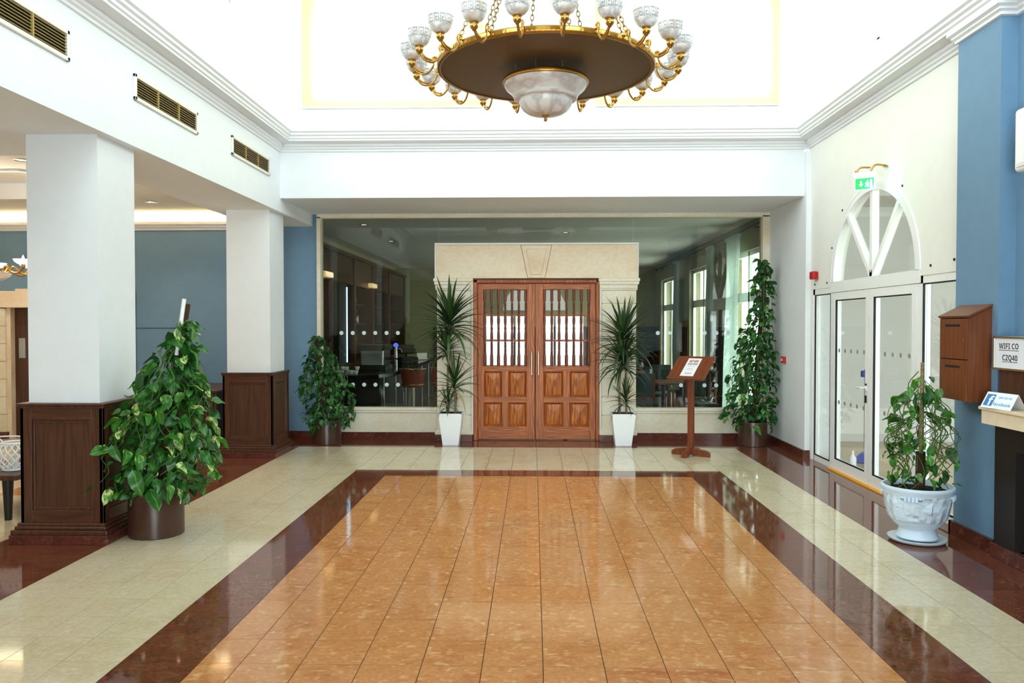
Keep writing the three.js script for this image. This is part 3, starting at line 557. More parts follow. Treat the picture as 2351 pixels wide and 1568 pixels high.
  const fp = thing('fireplace', 'dark fireplace chimney piece with a cream stone mantel shelf', 'fireplace', [XR, 0, -5.0], -Math.PI / 2);
  const ml = mesh('mantel_shelf', join(rbox(-0.8, 0.8, 0.975, 1.085, 0, 0.25, 0.004), rbox(-0.81, 0.81, 1.078, 1.1, 0, 0.268, 0.004)), M.lintel, fp);
  mesh('surround', join(lbox(-0.8, -0.55, 0.1, 0.975, 0, 0.15), lbox(0.55, 0.8, 0.1, 0.975, 0, 0.15), lbox(-0.55, 0.55, 0.8, 0.975, 0, 0.15)), M.dark, fp);
  mesh('firebox', join(lbox(-0.55, 0.55, 0.1, 0.8, 0, 0.02), lbox(-0.55, 0.55, 0.0, 0.1, 0, 0.12)), M.black, fp);
  mesh('hearth_edge', rbox(-0.82, 0.8, 0, 0.1, 0, 0.17, 0.004), M.skirt, fp);
  const ac = thing('wall_unit', 'white boxy wall unit high on the blue wall', 'air conditioner', [XR, 2.98, -5.14], -Math.PI / 2);
  mesh('body', rbox(-0.5, 0.45, -0.22, 0.22, 0, 0.14, 0.03, 3), M.pvc, ac);
  mesh('louvre', rbox(-0.46, 0.41, -0.19, -0.16, 0.138, 0.146, 0.003), M.offwhite, ac);
  const fb = thing('tent_card', 'white folded tent card with blue social media logo on the mantel', 'tent card', [XR - 0.212, 1.1, -5.6], -Math.PI / 2 + 0.12);
  const ft = canvasTexture(512, 256, (c, w, h) => {
    c.fillStyle = '#f2f5fb'; c.fillRect(0, 0, w, h); c.fillStyle = '#2a7fc4'; c.fillRect(24, 36, 150, 186);
    c.fillStyle = '#ffffff'; c.font = 'bold 200px sans-serif'; c.fillText('f', 76, 212); c.fillStyle = '#2a8fd0'; c.font = 'bold 66px sans-serif'; c.fillText('facebook', 182, 206);
    c.font = 'bold 44px sans-serif'; c.fillText('Join Us On', 232, 90);
  });
  const cm = std({ map: ft, roughness: 0.5 });
  mesh('front_leaf', new THREE.BoxGeometry(0.3, 0.125, 0.002).rotateX(-0.5).translate(0, 0.056, 0.032), [M.pvc, M.pvc, M.pvc, M.pvc, cm, M.pvc], fb);
  mesh('rear_leaf', new THREE.BoxGeometry(0.3, 0.125, 0.002).rotateX(0.5).translate(0, 0.056, -0.028), M.pvc, fb);
}

// the porch beyond the white doors
{
  struct('floor', box(3.66, 7.0, -0.1, -0.002, 3.5, 11.6), std({ map: grainy(131, rgb(206, 178, 140), 0.12), roughness: 0.25 }));
  struct('wall_right', join(box(6.6, 6.75, 0, 3.5, 3.3, 11.6), box(3.66, 6.75, 0, 3.5, 11.5, 11.65)), M.warmwall);
  struct('trim_10', join(rbox(6.55, 6.6, 0.95, 1.02, -11.5, -3.5, 0.006), rbox(6.57, 6.6, 0, 0.3, -11.5, -3.5, 0.006)), M.pvc);
  struct('ceiling', box(3.66, 6.75, 3.4, 3.5, 3.3, 11.6), M.ceiling);
  const mop = thing('mop_stand', 'blue footed floor squeegee standing behind the white glass door', 'squeegee', [4.11, 0, -9.81]);
  mesh('pole', cyl(0.012, 0.012, 1.1, 0, 0.05, 0, 10), M.steel, mop);
  mesh('blue_base', join(lathe([[0.0001, 0], [0.16, 0], [0.17, 0.015], [0.1, 0.05], [0.03, 0.12], [0.0001, 0.12]], 24)), std({ color: 0x1747b8, roughness: 0.5 }), mop);
  mesh('blue_grip', rbox(-0.05, 0.05, 1.05, 1.13, -0.02, 0.02, 0.01), std({ color: 0x12308a, roughness: 0.5 }), mop);
  const bt = thing('spray_bottle', 'small white bottle on the floor behind the white glass door', 'bottle', [3.84, 0, -9.50]);
  mesh('body', lathe([[0.0001, 0], [0.04, 0], [0.042, 0.01], [0.042, 0.1], [0.02, 0.13], [0.014, 0.15], [0.0001, 0.15]], 20), M.pvc, bt);
  mesh('cap', lathe([[0.016, 0.148], [0.018, 0.15], [0.016, 0.185], [0.0001, 0.187]], 16), M.pvc, bt);
}

// ================================================================ CHANDELIER
const alabaster = (s) => (() => { const a = noise2(5, 5, s), b = noise2(13, 11, s + 1), c = noise2(40, 40, s + 2); return (u, v) => { const n = Math.abs(0.55 * a(u, v) + 0.35 * b(u, v) + 0.1 * c(u, v) - 0.5) * 5; return mix(rgb(246, 244, 242), rgb(202, 196, 194), 1 - n); }; })();
const bowlTex = (() => {
  const al = alabaster(141), st = noise2(6, 5, 147);
  const key = (u, v) => {                                        // carved meander near the rim
    const x = (u * 12 % 1) * 8, y = (v - 0.295) / 0.145 * 6; if (y < 0 || y > 6) return 0;
    const on = (x0, x1, y0, y1) => x >= x0 && x <= x1 && y >= y0 && y <= y1;
    return on(0.4, 6.6, 5, 6) || on(5.8, 6.8, 1, 6) || on(2.2, 6.8, 0.6, 1.5) || on(2.2, 3.1, 0.6, 3.8) || on(2.2, 4.8, 3, 3.9) || on(0.2, 1.1, 0.2, 6) || on(7.4, 8, 0.2, 1) ? 1 : 0;
  };
  const col = texture(1024, 256, [1, 1], (u, v) => { const c = mix(al(u, v), rgb(206, 168, 122), Math.max(0, st(u, v) - 0.68) * 2.4); return key(u, v) ? c.map((x) => x * 0.8) : c; });
  const bump = texture(1024, 256, [1, 1], (u, v) => { const k = key(u, v) ? 0 : 1; return [k, k, k]; }, false);
  return [col, bump];
})();
M.bowl = phys({ map: bowlTex[0], bumpMap: bowlTex[1], bumpScale: 0.004, roughness: 0.35, transmission: 0.25, thickness: 0, side: THREE.DoubleSide });
M.alab = phys({ map: (() => { const al = alabaster(151); return texture(512, 512, [0.5, 1], (u, v) => mix(al(u, v), rgb(196, 180, 172), 0.25)); })(), roughness: 0.22 });
M.beaded = std({ color: new THREE.Color(0.56, 0.31, 0.065), metalness: 1, roughness: 0.25, bumpMap: (() => texture(1024, 64, [1, 1], (u, v) => { const y = (v * 3 % 1) - 0.5, x = (u * 160 % 1) - 0.5, k = Math.max(0, 1 - 2 * Math.hypot(x, y)); return [k, k, k]; }, false))(), bumpScale: 0.0012 });
const bowlGeo = lathe([[0.02, 0], [0.035, 0.004], [0.058, 0.018], [0.077, 0.042], [0.089, 0.075], [0.095, 0.118], [0.09, 0.12], [0.085, 0.117], [0.08, 0.08], [0.066, 0.045], [0.04, 0.02], [0.0001, 0.012]], 28);
const cupGeo = lathe([[0.0001, -0.055], [0.012, -0.052], [0.014, -0.044], [0.024, -0.036], [0.03, -0.022], [0.029, -0.01], [0.022, -0.004], [0.034, 0.004], [0.036, 0.01], [0.0001, 0.01]], 20);
{
  const R = 0.875, ch = thing('chandelier', 'huge gold disc chandelier with alabaster bowl lamps on a ring of arms', 'chandelier', [0.1, 3.745, -6.4]);
  mesh('disc', lathe([[0.0001, 0.004], [R - 0.02, 0], [R - 0.015, 0.02], [0.0001, 0.02]], 96), M.bronze, ch);
  mesh('rim', lathe([[R - 0.03, -0.004], [R - 0.005, -0.006], [R, 0.002], [R + 0.004, 0.008], [R + 0.004, 0.034], [R, 0.042], [R - 0.03, 0.042]], 96), M.beaded, ch);
  const armGeo = toCreasedNormals((() => {
    const pts = [[0.02, 0.03, 0], [0.0, 0.052, 0], [0.022, 0.066, 0], [0.042, 0.045, 0], [0.03, 0.01, 0], [0.055, -0.045, 0], [0.105, -0.075, 0], [0.16, -0.06, 0], [0.192, -0.025, 0]];
    return tube(pts, 0.0085, 40, 8);
  })(), 0.9);
  const curlGeo = tube([[0.02, 0.03, 0], [0.032, 0.038, 0], [0.03, 0.05, 0], [0.018, 0.05, 0], [0.014, 0.038, 0]], 0.007, 16, 6);
  const leafGeo = tube([[0.105, -0.06, 0], [0.15, -0.045, 0], [0.185, -0.018, 0]], 0.009, 12, 6);
  for (let k = 0; k < 21; k++) {
    const a = THREE.MathUtils.degToRad(6 + 360 / 21 * k);
    const arm = new THREE.Group(); arm.name = 'arm'; ch.add(arm);
    arm.rotation.y = a - Math.PI / 2; arm.position.set(R * Math.sin(a), 0.006, R * Math.cos(a));
    mesh('scroll', join(armGeo, curlGeo, leafGeo), M.gold, arm);
    const c = mesh('cup', cupGeo, M.gold, arm); c.position.set(0.2, 0.025, 0);
    const b = mesh('lamp_bowl', bowlGeo, M.bowl, arm); b.position.set(0.2, 0.03, 0); b.rotation.y = k * 1.3;
  }
  const bw = new THREE.Group(); bw.name = 'centre_bowl'; ch.add(bw);
  mesh('alabaster_bowl', lathe([[0.338, -0.1], [0.335, -0.12], [0.32, -0.142], [0.292, -0.165], [0.27, -0.187], [0.26, -0.21], [0.257, -0.224], [0.246, -0.232], [0.224, -0.231], [0.213, -0.236], [0.216, -0.25], [0.207, -0.278], [0.185, -0.31], [0.15, -0.335], [0.11, -0.348], [0.06, -0.355], [0.0001, -0.356]], 64), M.alab, bw);
  mesh('gold_rim', lathe([[0.33, -0.105], [0.345, -0.106], [0.35, -0.098], [0.35, -0.076], [0.345, -0.07], [0.33, -0.072]], 64), M.beaded, bw);
  mesh('finial', lathe([[0.03, -0.35], [0.034, -0.358], [0.014, -0.368], [0.007, -0.376], [0.015, -0.384], [0.016, -0.394], [0.007, -0.403], [0.0001, -0.405]], 16), M.gold, bw);
  for (let k = 0; k < 8; k++) { const a = k * Math.PI / 4 + 0.3; mesh('hanger_rod', rod([0.27 * Math.cos(a), -0.08, 0.27 * Math.sin(a)], [0.27 * Math.cos(a), 0.01, 0.27 * Math.sin(a)], 0.0035, 6), M.steel, bw); }
  const link = new THREE.TorusGeometry(0.014, 0.0035, 6, 14).scale(1, 1.75, 1);
  for (let k = 0; k < 8; k++) {
    const a = THREE.MathUtils.degToRad(12 + 45 * k), A = new THREE.Vector3(0.78 * Math.sin(a), 0.03, 0.78 * Math.cos(a)), B = new THREE.Vector3(0.06 * Math.sin(a), 1.75, 0.06 * Math.cos(a));
    const n = Math.round(A.distanceTo(B) / 0.04), dir = B.clone().sub(A).normalize(), q = new THREE.Quaternion().setFromUnitVectors(new THREE.Vector3(0, 1, 0), dir), gs = [];
    for (let i = 0; i < n; i++) { const g = link.clone(); if (i % 2) g.rotateY(Math.PI / 2); g.applyQuaternion(q).translate(...A.clone().lerp(B, (i + 0.5) / n).toArray()); gs.push(g); }
    mesh('chain', join(gs), M.iron, ch);
  }
  mesh('ceiling_rod', join(cyl(0.012, 0.012, 1.5, 0, 1.74, 0, 10), lathe([[0.0001, 1.66], [0.07, 1.69], [0.09, 1.74], [0.03, 1.8], [0.012, 1.82]], 20), cyl(0.09, 0.09, 0.03, 0, 3.19, 0, 24)), M.gold, ch);
}

// ================================================================ PLANTS
function heartLeaf(fold, droop) {
  const nt = 6, ns = 4, P = [], UV = [], I = [];
  for (let i = 0; i <= nt; i++) {
    const t = i / nt, w = 0.98 * Math.pow(t, 0.42) * Math.pow(1 - t, 0.72) * 0.95;
    for (let j = 0; j <= ns; j++) {
      const s = j / ns * 2 - 1, back = (1 - Math.pow(1 - Math.abs(s), 1.4)) * 0.12 * (1 - t);
      P.push(s * w * 0.74, -droop * t * t + fold * Math.abs(s) * w - 0.06 * Math.sin(t * 9 + s), t - back); UV.push(0.5 + 0.5 * s * Math.min(1, w + 0.05), t);
    }
  }
  for (let i = 0; i < nt; i++) for (let j = 0; j < ns; j++) { const a = i * (ns + 1) + j, b = a + ns + 1; I.push(a, b, a + 1, b, b + 1, a + 1); }
  const g = new THREE.BufferGeometry(); g.setAttribute('position', new THREE.Float32BufferAttribute(P, 3)); g.setAttribute('uv', new THREE.Float32BufferAttribute(UV, 2)); g.setIndex(I); g.computeVertexNormals();
  return g;
}
const hearts = [heartLeaf(0.22, 0.2), heartLeaf(0.12, 0.42), heartLeaf(0.3, 0.1), heartLeaf(0.05, 0.3), heartLeaf(0.35, 0.5)];
function profileAt(p, y) { for (let i = 0; i + 1 < p.length; i++) if (y >= p[i][0] && y <= p[i + 1][0]) { const t = (y - p[i][0]) / (p[i + 1][0] - p[i][0]); return [p[i][1] + (p[i + 1][1] - p[i][1]) * t, p[i][2] + (p[i + 1][2] - p[i][2]) * t]; } return [0, 0]; }
// profile rows: [height, radius, sideways lean]; leaves are individual parts
function ivy(o, { profile, count, size, mats, flat, filler, vines, open = 0, thin = 1 }) {
  const y0 = profile[0][0], y1 = profile[profile.length - 1][0];
  const area = (y) => profileAt(profile, y)[0];
  const big = Math.max(...profile.map((r) => r[1]));
  const put = (inside) => {
    let y; do { y = rr(y0, y1); } while (rnd() > (area(y) + 0.03) / (big + 0.03));
    const [r, lean] = profileAt(profile, y), a = rr(0, Math.PI * 2), q = r * (inside ? rr(0.2, 0.8) : rr(0.78, 1.06)) * (open ? Math.sqrt(rr(0.1, 1)) : 1);
    return [new THREE.Vector3(lean + q * Math.cos(a), y, q * Math.sin(a) * (flat ?? 1)), a];
  };
  const orient = (m, a, s) => {
    m.rotation.order = 'YXZ'; m.rotation.y = Math.PI / 2 - a + rr(-1.3, 1.3); m.rotation.x = rr(-0.1, 1.35); m.rotation.z = rr(-0.8, 0.8); m.scale.set(s * rr(0.85, 1.15), s, s);
  };
  for (let k = 0; k < count; k++) {
    const [p, a] = put(false), m = mesh('leaf', pick(hearts), pick(mats), o);
    const s = size * (rnd() < 0.06 ? rr(1.2, 1.5) : rr(0.62, 1.08)); m.position.copy(p); orient(m, a, s);
  }
  if (filler) {
    const gs = [];
    for (let k = 0; k < filler; k++) { const [p, a] = put(true), d = new THREE.Object3D(); orient(d, a, size * rr(0.7, 1.1)); d.position.copy(p); d.updateMatrix(); gs.push(hearts[k % 5].clone().applyMatrix4(d.matrix)); }
    mesh('inner_foliage', join(gs), mats[0], o).userData.kind = 'stuff';
  }
  const gs = [];
  for (let k = 0; k < vines; k++) {
    const top = rr(y0 + 0.5 * (y1 - y0), y1 - 0.05), a = rr(0, 6.28), pts = []; let aa = a;
    const n = 6, bottom = rr(y0 - 0.02, y0 + 0.35 * (y1 - y0));
    for (let i = 0; i <= n; i++) { const y = top + (bottom - top) * i / n, [r, lean] = profileAt(profile, Math.min(y1, Math.max(y0, y))); aa += rr(-0.6, 0.7) * (open ? 1.3 : 0.7); const q = r * (i === 0 ? 0.3 : rr(open ? 0.35 : 0.85, 1.08)); pts.push([lean + q * Math.cos(aa), y, q * Math.sin(aa) * (flat ?? 1)]); }
    gs.push(tube(pts, thin * rr(0.0022, 0.0042), 26, 5));
  }
  if (gs.length) mesh('trailing_vines', join(gs), M.vine, o).userData.kind = 'stuff';
}
function roundPot(o, r, h) {
  const p = mesh('planter', lathe([[0.0001, 0], [r - 0.006, 0], [r, 0.006], [r, h - 0.004], [r - 0.004, h], [r - 0.012, h], [r - 0.014, h - 0.05], [0.0001, h - 0.05]], 48), M.pot, o);
  mesh('soil', lathe([[0.0001, h - 0.04], [r - 0.015, h - 0.045]], 24), M.soil, p);
}
{
  const a = thing('pothos_plant', 'large variegated ivy cone in a brown round pot beside the near panelled plinth', 'potted plant', [-3.05, 0, -6.245]);
  roundPot(a, 0.21, 0.36);
  mesh('moss_pole', tube([[0.03, 0.3, 0], [0.1, 0.9, 0], [0.2, 1.5, 0], [0.265, 1.86, 0.01]], 0.03, 20, 10), M.moss, a);
  mesh('white_stake', rod([0.19, 1.45, 0.035], [0.262, 1.9, 0.045], 0.016, 10), M.pvc, a);
  ivy(a, { profile: [[0.34, 0.3, 0.0], [0.46, 0.42, 0.0], [0.62, 0.44, 0.02], [0.85, 0.38, 0.06], [1.05, 0.32, 0.11], [1.25, 0.25, 0.14], [1.45, 0.16, 0.18], [1.6, 0.09, 0.22], [1.74, 0.04, 0.24]], count: 290, size: 0.125, mats: [M.leaf[0], M.leaf[1], M.leaf[2], M.leaf[3], M.leaf[0], M.leaf[1]], filler: 420, vines: 26 });
  const b = thing('pothos_plant', 'bushy ivy cone in a brown pot in front of the blue wall strip', 'potted plant', [-2.96, 0, -11.17]);
  roundPot(b, 0.2, 0.34);
  mesh('moss_pole', tube([[0, 0.3, 0], [-0.08, 0.9, 0], [-0.14, 1.5, 0]], 0.028, 14, 8), M.moss, b);
  ivy(b, { profile: [[0.24, 0.24, 0.05], [0.4, 0.37, 0.03], [0.7, 0.36, -0.03], [1.0, 0.3, -0.07], [1.25, 0.22, -0.11], [1.42, 0.13, -0.14], [1.53, 0.06, -0.14]], count: 230, size: 0.1, mats: [M.leaf[3], M.leaf[0], M.leaf[3], M.leaf[0]], filler: 320, vines: 8, flat: 0.9 });
  const c = thing('pothos_plant', 'tall ivy column in a brown pot in the recess corner by the glass', 'potted plant', [3.1, 0, -11.13]);
  roundPot(c, 0.2, 0.34);
  mesh('moss_pole', tube([[0, 0.3, 0], [0.06, 1.2, 0], [0.17, 2.55, 0]], 0.03, 14, 8), M.moss, c);
  ivy(c, { profile: [[0.24, 0.26, 0.0], [0.42, 0.36, -0.03], [0.8, 0.34, -0.02], [1.2, 0.3, 0.0], [1.5, 0.24, 0.05], [1.8, 0.17, 0.1], [2.1, 0.12, 0.13], [2.35, 0.11, 0.13], [2.62, 0.07, 0.15]], count: 295, size: 0.105, mats: [M.leaf[3], M.leaf[0], M.leaf[1], M.leaf[3]], filler: 420, vines: 14, flat: 0.85 });
  // white urn
  const d = thing('pothos_plant', 'sparse trailing ivy on a bamboo pole in a pale blue white relief urn', 'potted plant', [3.01, 0, -6.2]);
  const bump = (() => { const n1 = noise2(12, 8, 161), n2 = noise2(36, 26, 162), n3 = noise2(90, 60, 163); return texture(512, 512, [1, 1], (u, v) => { const m = v > 0.4 && v < 0.62 ? 1 : 0; const sw = 0.5 + 0.5 * Math.sin(14 * n1(u, v) + u * 40); const k = m ? 0.35 * sw + 0.4 * n2(u, v) + 0.15 * n3(u, v) : 0.4; return [k, k, k]; }, false); })();
  M.urn = phys({ color: 0xd9e8f6, roughness: 0.4, bumpMap: bump, bumpScale: 0.03 });
  mesh('urn_bowl', lathe([[0.0001, 0.03], [0.15, 0.03], [0.153, 0.045], [0.138, 0.075], [0.13, 0.1], [0.134, 0.115], [0.165, 0.135], [0.208, 0.19], [0.228, 0.25], [0.24, 0.31], [0.242, 0.37], [0.246, 0.395], [0.262, 0.415], [0.265, 0.435], [0.255, 0.445], [0.235, 0.44], [0.23, 0.4], [0.0001, 0.39]], 56), M.urn, d);
  for (let k = 0; k < 4; k++) { const aa = k * Math.PI / 2 + 0.95; const hd = mesh('urn_handle', join(...[0, 1, 2, 3].map((i) => rbox(-0.05 + i * 0.027, -0.03 + i * 0.027, 0.345, 0.385, 0.235, 0.262, 0.008)), ...[-0.062, 0.062].map((x) => new THREE.SphereGeometry(0.014, 10, 8).translate(x, 0.365, 0.238))), M.urn, d); hd.rotation.y = aa; }
  mesh('saucer', lathe([[0.0001, 0], [0.15, 0], [0.2, 0.012], [0.215, 0.034], [0.208, 0.036], [0.19, 0.02], [0.14, 0.012], [0.0001, 0.012]], 48), phys({ color: 0xe4edf6, roughness: 0.35 }), d).position.y = 0.0;
  mesh('soil', lathe([[0.0001, 0.41], [0.236, 0.4]], 24), M.soil, d);
  mesh('moss_pole', tube([[0.02, 0.39, 0], [0.022, 0.7, 0]], 0.035, 8, 10), M.moss, d);
  mesh('bamboo_pole', rod([0.02, 0.65, 0], [0.03, 1.4, 0], 0.014, 10), M.caneM, d);
  ivy(d, { profile: [[0.42, 0.24, 0.0], [0.6, 0.27, 0.02], [0.85, 0.27, 0.02], [1.05, 0.2, 0.01], [1.2, 0.12, 0.01], [1.4, 0.05, 0.03]], count: 90, size: 0.1, mats: [M.leaf[0], M.leaf[1], M.leaf[3], M.leaf[1]], vines: 40, open: 1, thin: 1.15 });
}
function blade(droop, w) {
  const n = 6, P = [], I = [], UV = [];
  for (let i = 0; i <= n; i++) { const t = i / n, ww = w * Math.pow(1 - t, 0.6) * (0.55 + 0.9 * Math.min(1, t * 3)); const y = t - 0.0 * t, z = 0; P.push(-ww, t * Math.cos(droop * t), t * Math.sin(droop * t) + ww * 0.5, 0, t * Math.cos(droop * t), t * Math.sin(droop * t), ww, t * Math.cos(droop * t), t * Math.sin(droop * t) + ww * 0.5); UV.push(0, t, 0.5, t, 1, t); }
  for (let i = 0; i < n; i++) for (let j = 0; j < 2; j++) { const a = i * 3 + j, b = a + 3; I.push(a, b, a + 1, b, b + 1, a + 1); }
  const g = new THREE.BufferGeometry(); g.setAttribute('position', new THREE.Float32BufferAttribute(P, 3)); g.setAttribute('uv', new THREE.Float32BufferAttribute(UV, 2)); g.setIndex(I); g.computeVertexNormals(); return g;
}
const blades = [blade(0.1, 0.042), blade(0.35, 0.042), blade(0.55, 0.04), blade(0.85, 0.038)];
function dracaena(x, label, heads, canes) {
  const o = thing('dracaena_plant', label, 'potted plant', [x, 0, -11.12]);
  const h = 0.445, t = 0.165, b = 0.112;
  const pot = mesh('square_planter', planarUV(new THREE.CylinderGeometry(t * Math.SQRT2, b * Math.SQRT2, h, 4, 1).rotateY(Math.PI / 4).toNonIndexed().translate(0, h / 2, 0)), M.potwhite, o);
  pot.geometry.computeVertexNormals(); pot.rotation.y = 0;
  mesh('planter_rim', join(lbox(-t, t, h - 0.004, h + 0.006, t - 0.016, t), lbox(-t, t, h - 0.004, h + 0.006, -t, -t + 0.016), lbox(-t, -t + 0.016, h - 0.004, h + 0.006, -t, t), lbox(t - 0.016, t, h - 0.004, h + 0.006, -t, t)), M.potwhite, o);
  mesh('soil', lbox(-t + 0.014, t - 0.014, h - 0.01, h + 0.002, -t + 0.014, t - 0.014), M.soil, o);
  for (const c of canes) mesh('cane', tube(c, 0.016, 20, 8), M.caneM, o);
  for (const [hx, hy, hz, len, n] of heads) for (let k = 0; k < n; k++) {
    const f = k / n, m = mesh('leaf_blade', blades[Math.min(3, Math.floor(f * 3 + rnd()))], rnd() < 0.03 && f > 0.9 ? M.dryblade : pick(M.blade), o);
    m.position.set(hx + rr(-0.01, 0.01), hy + (0.5 - f) * len * 0.45, hz + rr(-0.01, 0.01)); m.rotation.order = 'YXZ';
    m.rotation.y = k * 2.399 + rr(-0.2, 0.2); m.rotation.x = 0.08 + 1.4 * Math.pow(f, 0.75) + rr(-0.12, 0.12); let s = len * rr(0.85, 1.1); const tip = Math.cos(m.rotation.y) * Math.sin(m.rotation.x + 0.5) * s; if (tip < -0.23) s *= 0.23 / -tip; m.scale.set(s * (len < 0.3 ? 1.2 : 1), s, s);
  }
}
dracaena(-1.165, 'tall spiky dragon tree with four leaf heads in a white tapered pot, bar side', [[-0.02, 1.7, 0, 0.6, 84], [-0.07, 1.33, 0.02, 0.4, 50], [0.05, 0.83, 0.02, 0.44, 40], [-0.05, 0.57, 0.03, 0.26, 28]], [[[-0.04, 0.4, 0], [-0.05, 0.9, 0], [-0.03, 1.35, 0.01], [-0.03, 1.75, 0]], [[0.06, 0.4, 0.02], [0.06, 0.75, 0.01], [0.0, 1.2, 0], [-0.05, 1.5, 0]], [[-0.05, 0.4, 0.04], [-0.06, 0.65, 0.03]]]);
dracaena(1.27, 'spiky dragon tree with three leaf heads in a white tapered pot, menu stand side', [[0.0, 1.48, 0, 0.55, 82], [-0.01, 1.17, 0.02, 0.5, 74], [0.03, 0.62, 0.03, 0.32, 34]], [[[-0.04, 0.4, 0], [-0.05, 0.8, 0], [-0.03, 1.25, 0]], [[0.05, 0.4, 0], [0.05, 0.9, 0], [0.01, 1.55, 0]]]);

// ================================================================ MENU STAND
{
  const l = thing('menu_stand', 'dark wooden menu lectern with a cross base and a printed sheet', 'menu stand', [2.05, 0, -10.22], -0.7);
  const foot = (r) => planarUV(toCreasedNormals(new THREE.ExtrudeGeometry(shapeOf([[-0.25, 0], [-0.15, 0], [-0.13, 0.025], [0.13, 0.025], [0.15, 0], [0.25, 0], [0.25, 0.05], [0.2, 0.075], [0.06, 0.095], [-0.06, 0.095], [-0.2, 0.075], [-0.25, 0.05]]), { depth: 0.06, bevelEnabled: true, bevelSize: 0.004, bevelThickness: 0.004, bevelSegments: 1 }).translate(0, 0, -0.03).rotateY(r), 0.3));
  mesh('cross_foot', foot(0.12), M.lectern, l); mesh('cross_foot', foot(0.12 + Math.PI / 2), M.lectern, l);
  mesh('post', rbox(-0.034, 0.034, 0.08, 1.06, -0.034, 0.034, 0.006), M.lectern, l);
  const top = mesh('reading_board', join(rbox(-0.265, 0.265, -0.012, 0.012, -0.215, 0.215, 0.006), rbox(-0.265, 0.265, 0.01, 0.03, 0.203, 0.218, 0.005)), M.lectern, l);
  top.position.set(0, 1.135, 0); top.rotation.x = 0.72;
  mesh('board_bracket', rbox(-0.08, 0.08, 1.0, 1.1, -0.03, 0.03, 0.008), M.lectern, l);
  const sheet = canvasTexture(256, 420, (c, w, h) => {
    c.fillStyle = '#f4f2f4'; c.fillRect(0, 0, w, h); c.fillStyle = '#d9822c'; c.fillRect(40, 40, 90, 22); c.fillRect(136, 40, 80, 22); c.fillStyle = '#b3342c'; c.fillRect(40, 70, 60, 20); c.fillRect(120, 70, 100, 20);
    c.strokeStyle = '#3a3a40'; c.lineWidth = 9; for (const x of [46, 92, 146, 192]) { c.strokeRect(x, 118, 26, 36); }
    c.fillStyle = '#c99a9e'; for (const [x, y, ww] of [[60, 190, 130], [76, 246, 100], [66, 262, 120]]) c.fillRect(x, y, ww, 6);
    c.fillStyle = '#c0545c'; c.fillRect(70, 350, 30, 16); c.fillRect(106, 350, 90, 14);
  });
  const pm = mesh('printed_sheet', new THREE.BoxGeometry(0.19, 0.003, 0.33).translate(0, 0.0145, -0.005), [M.pvc, M.pvc, std({ map: sheet, roughness: 0.6 }), M.pvc, M.pvc, M.pvc], top);
}

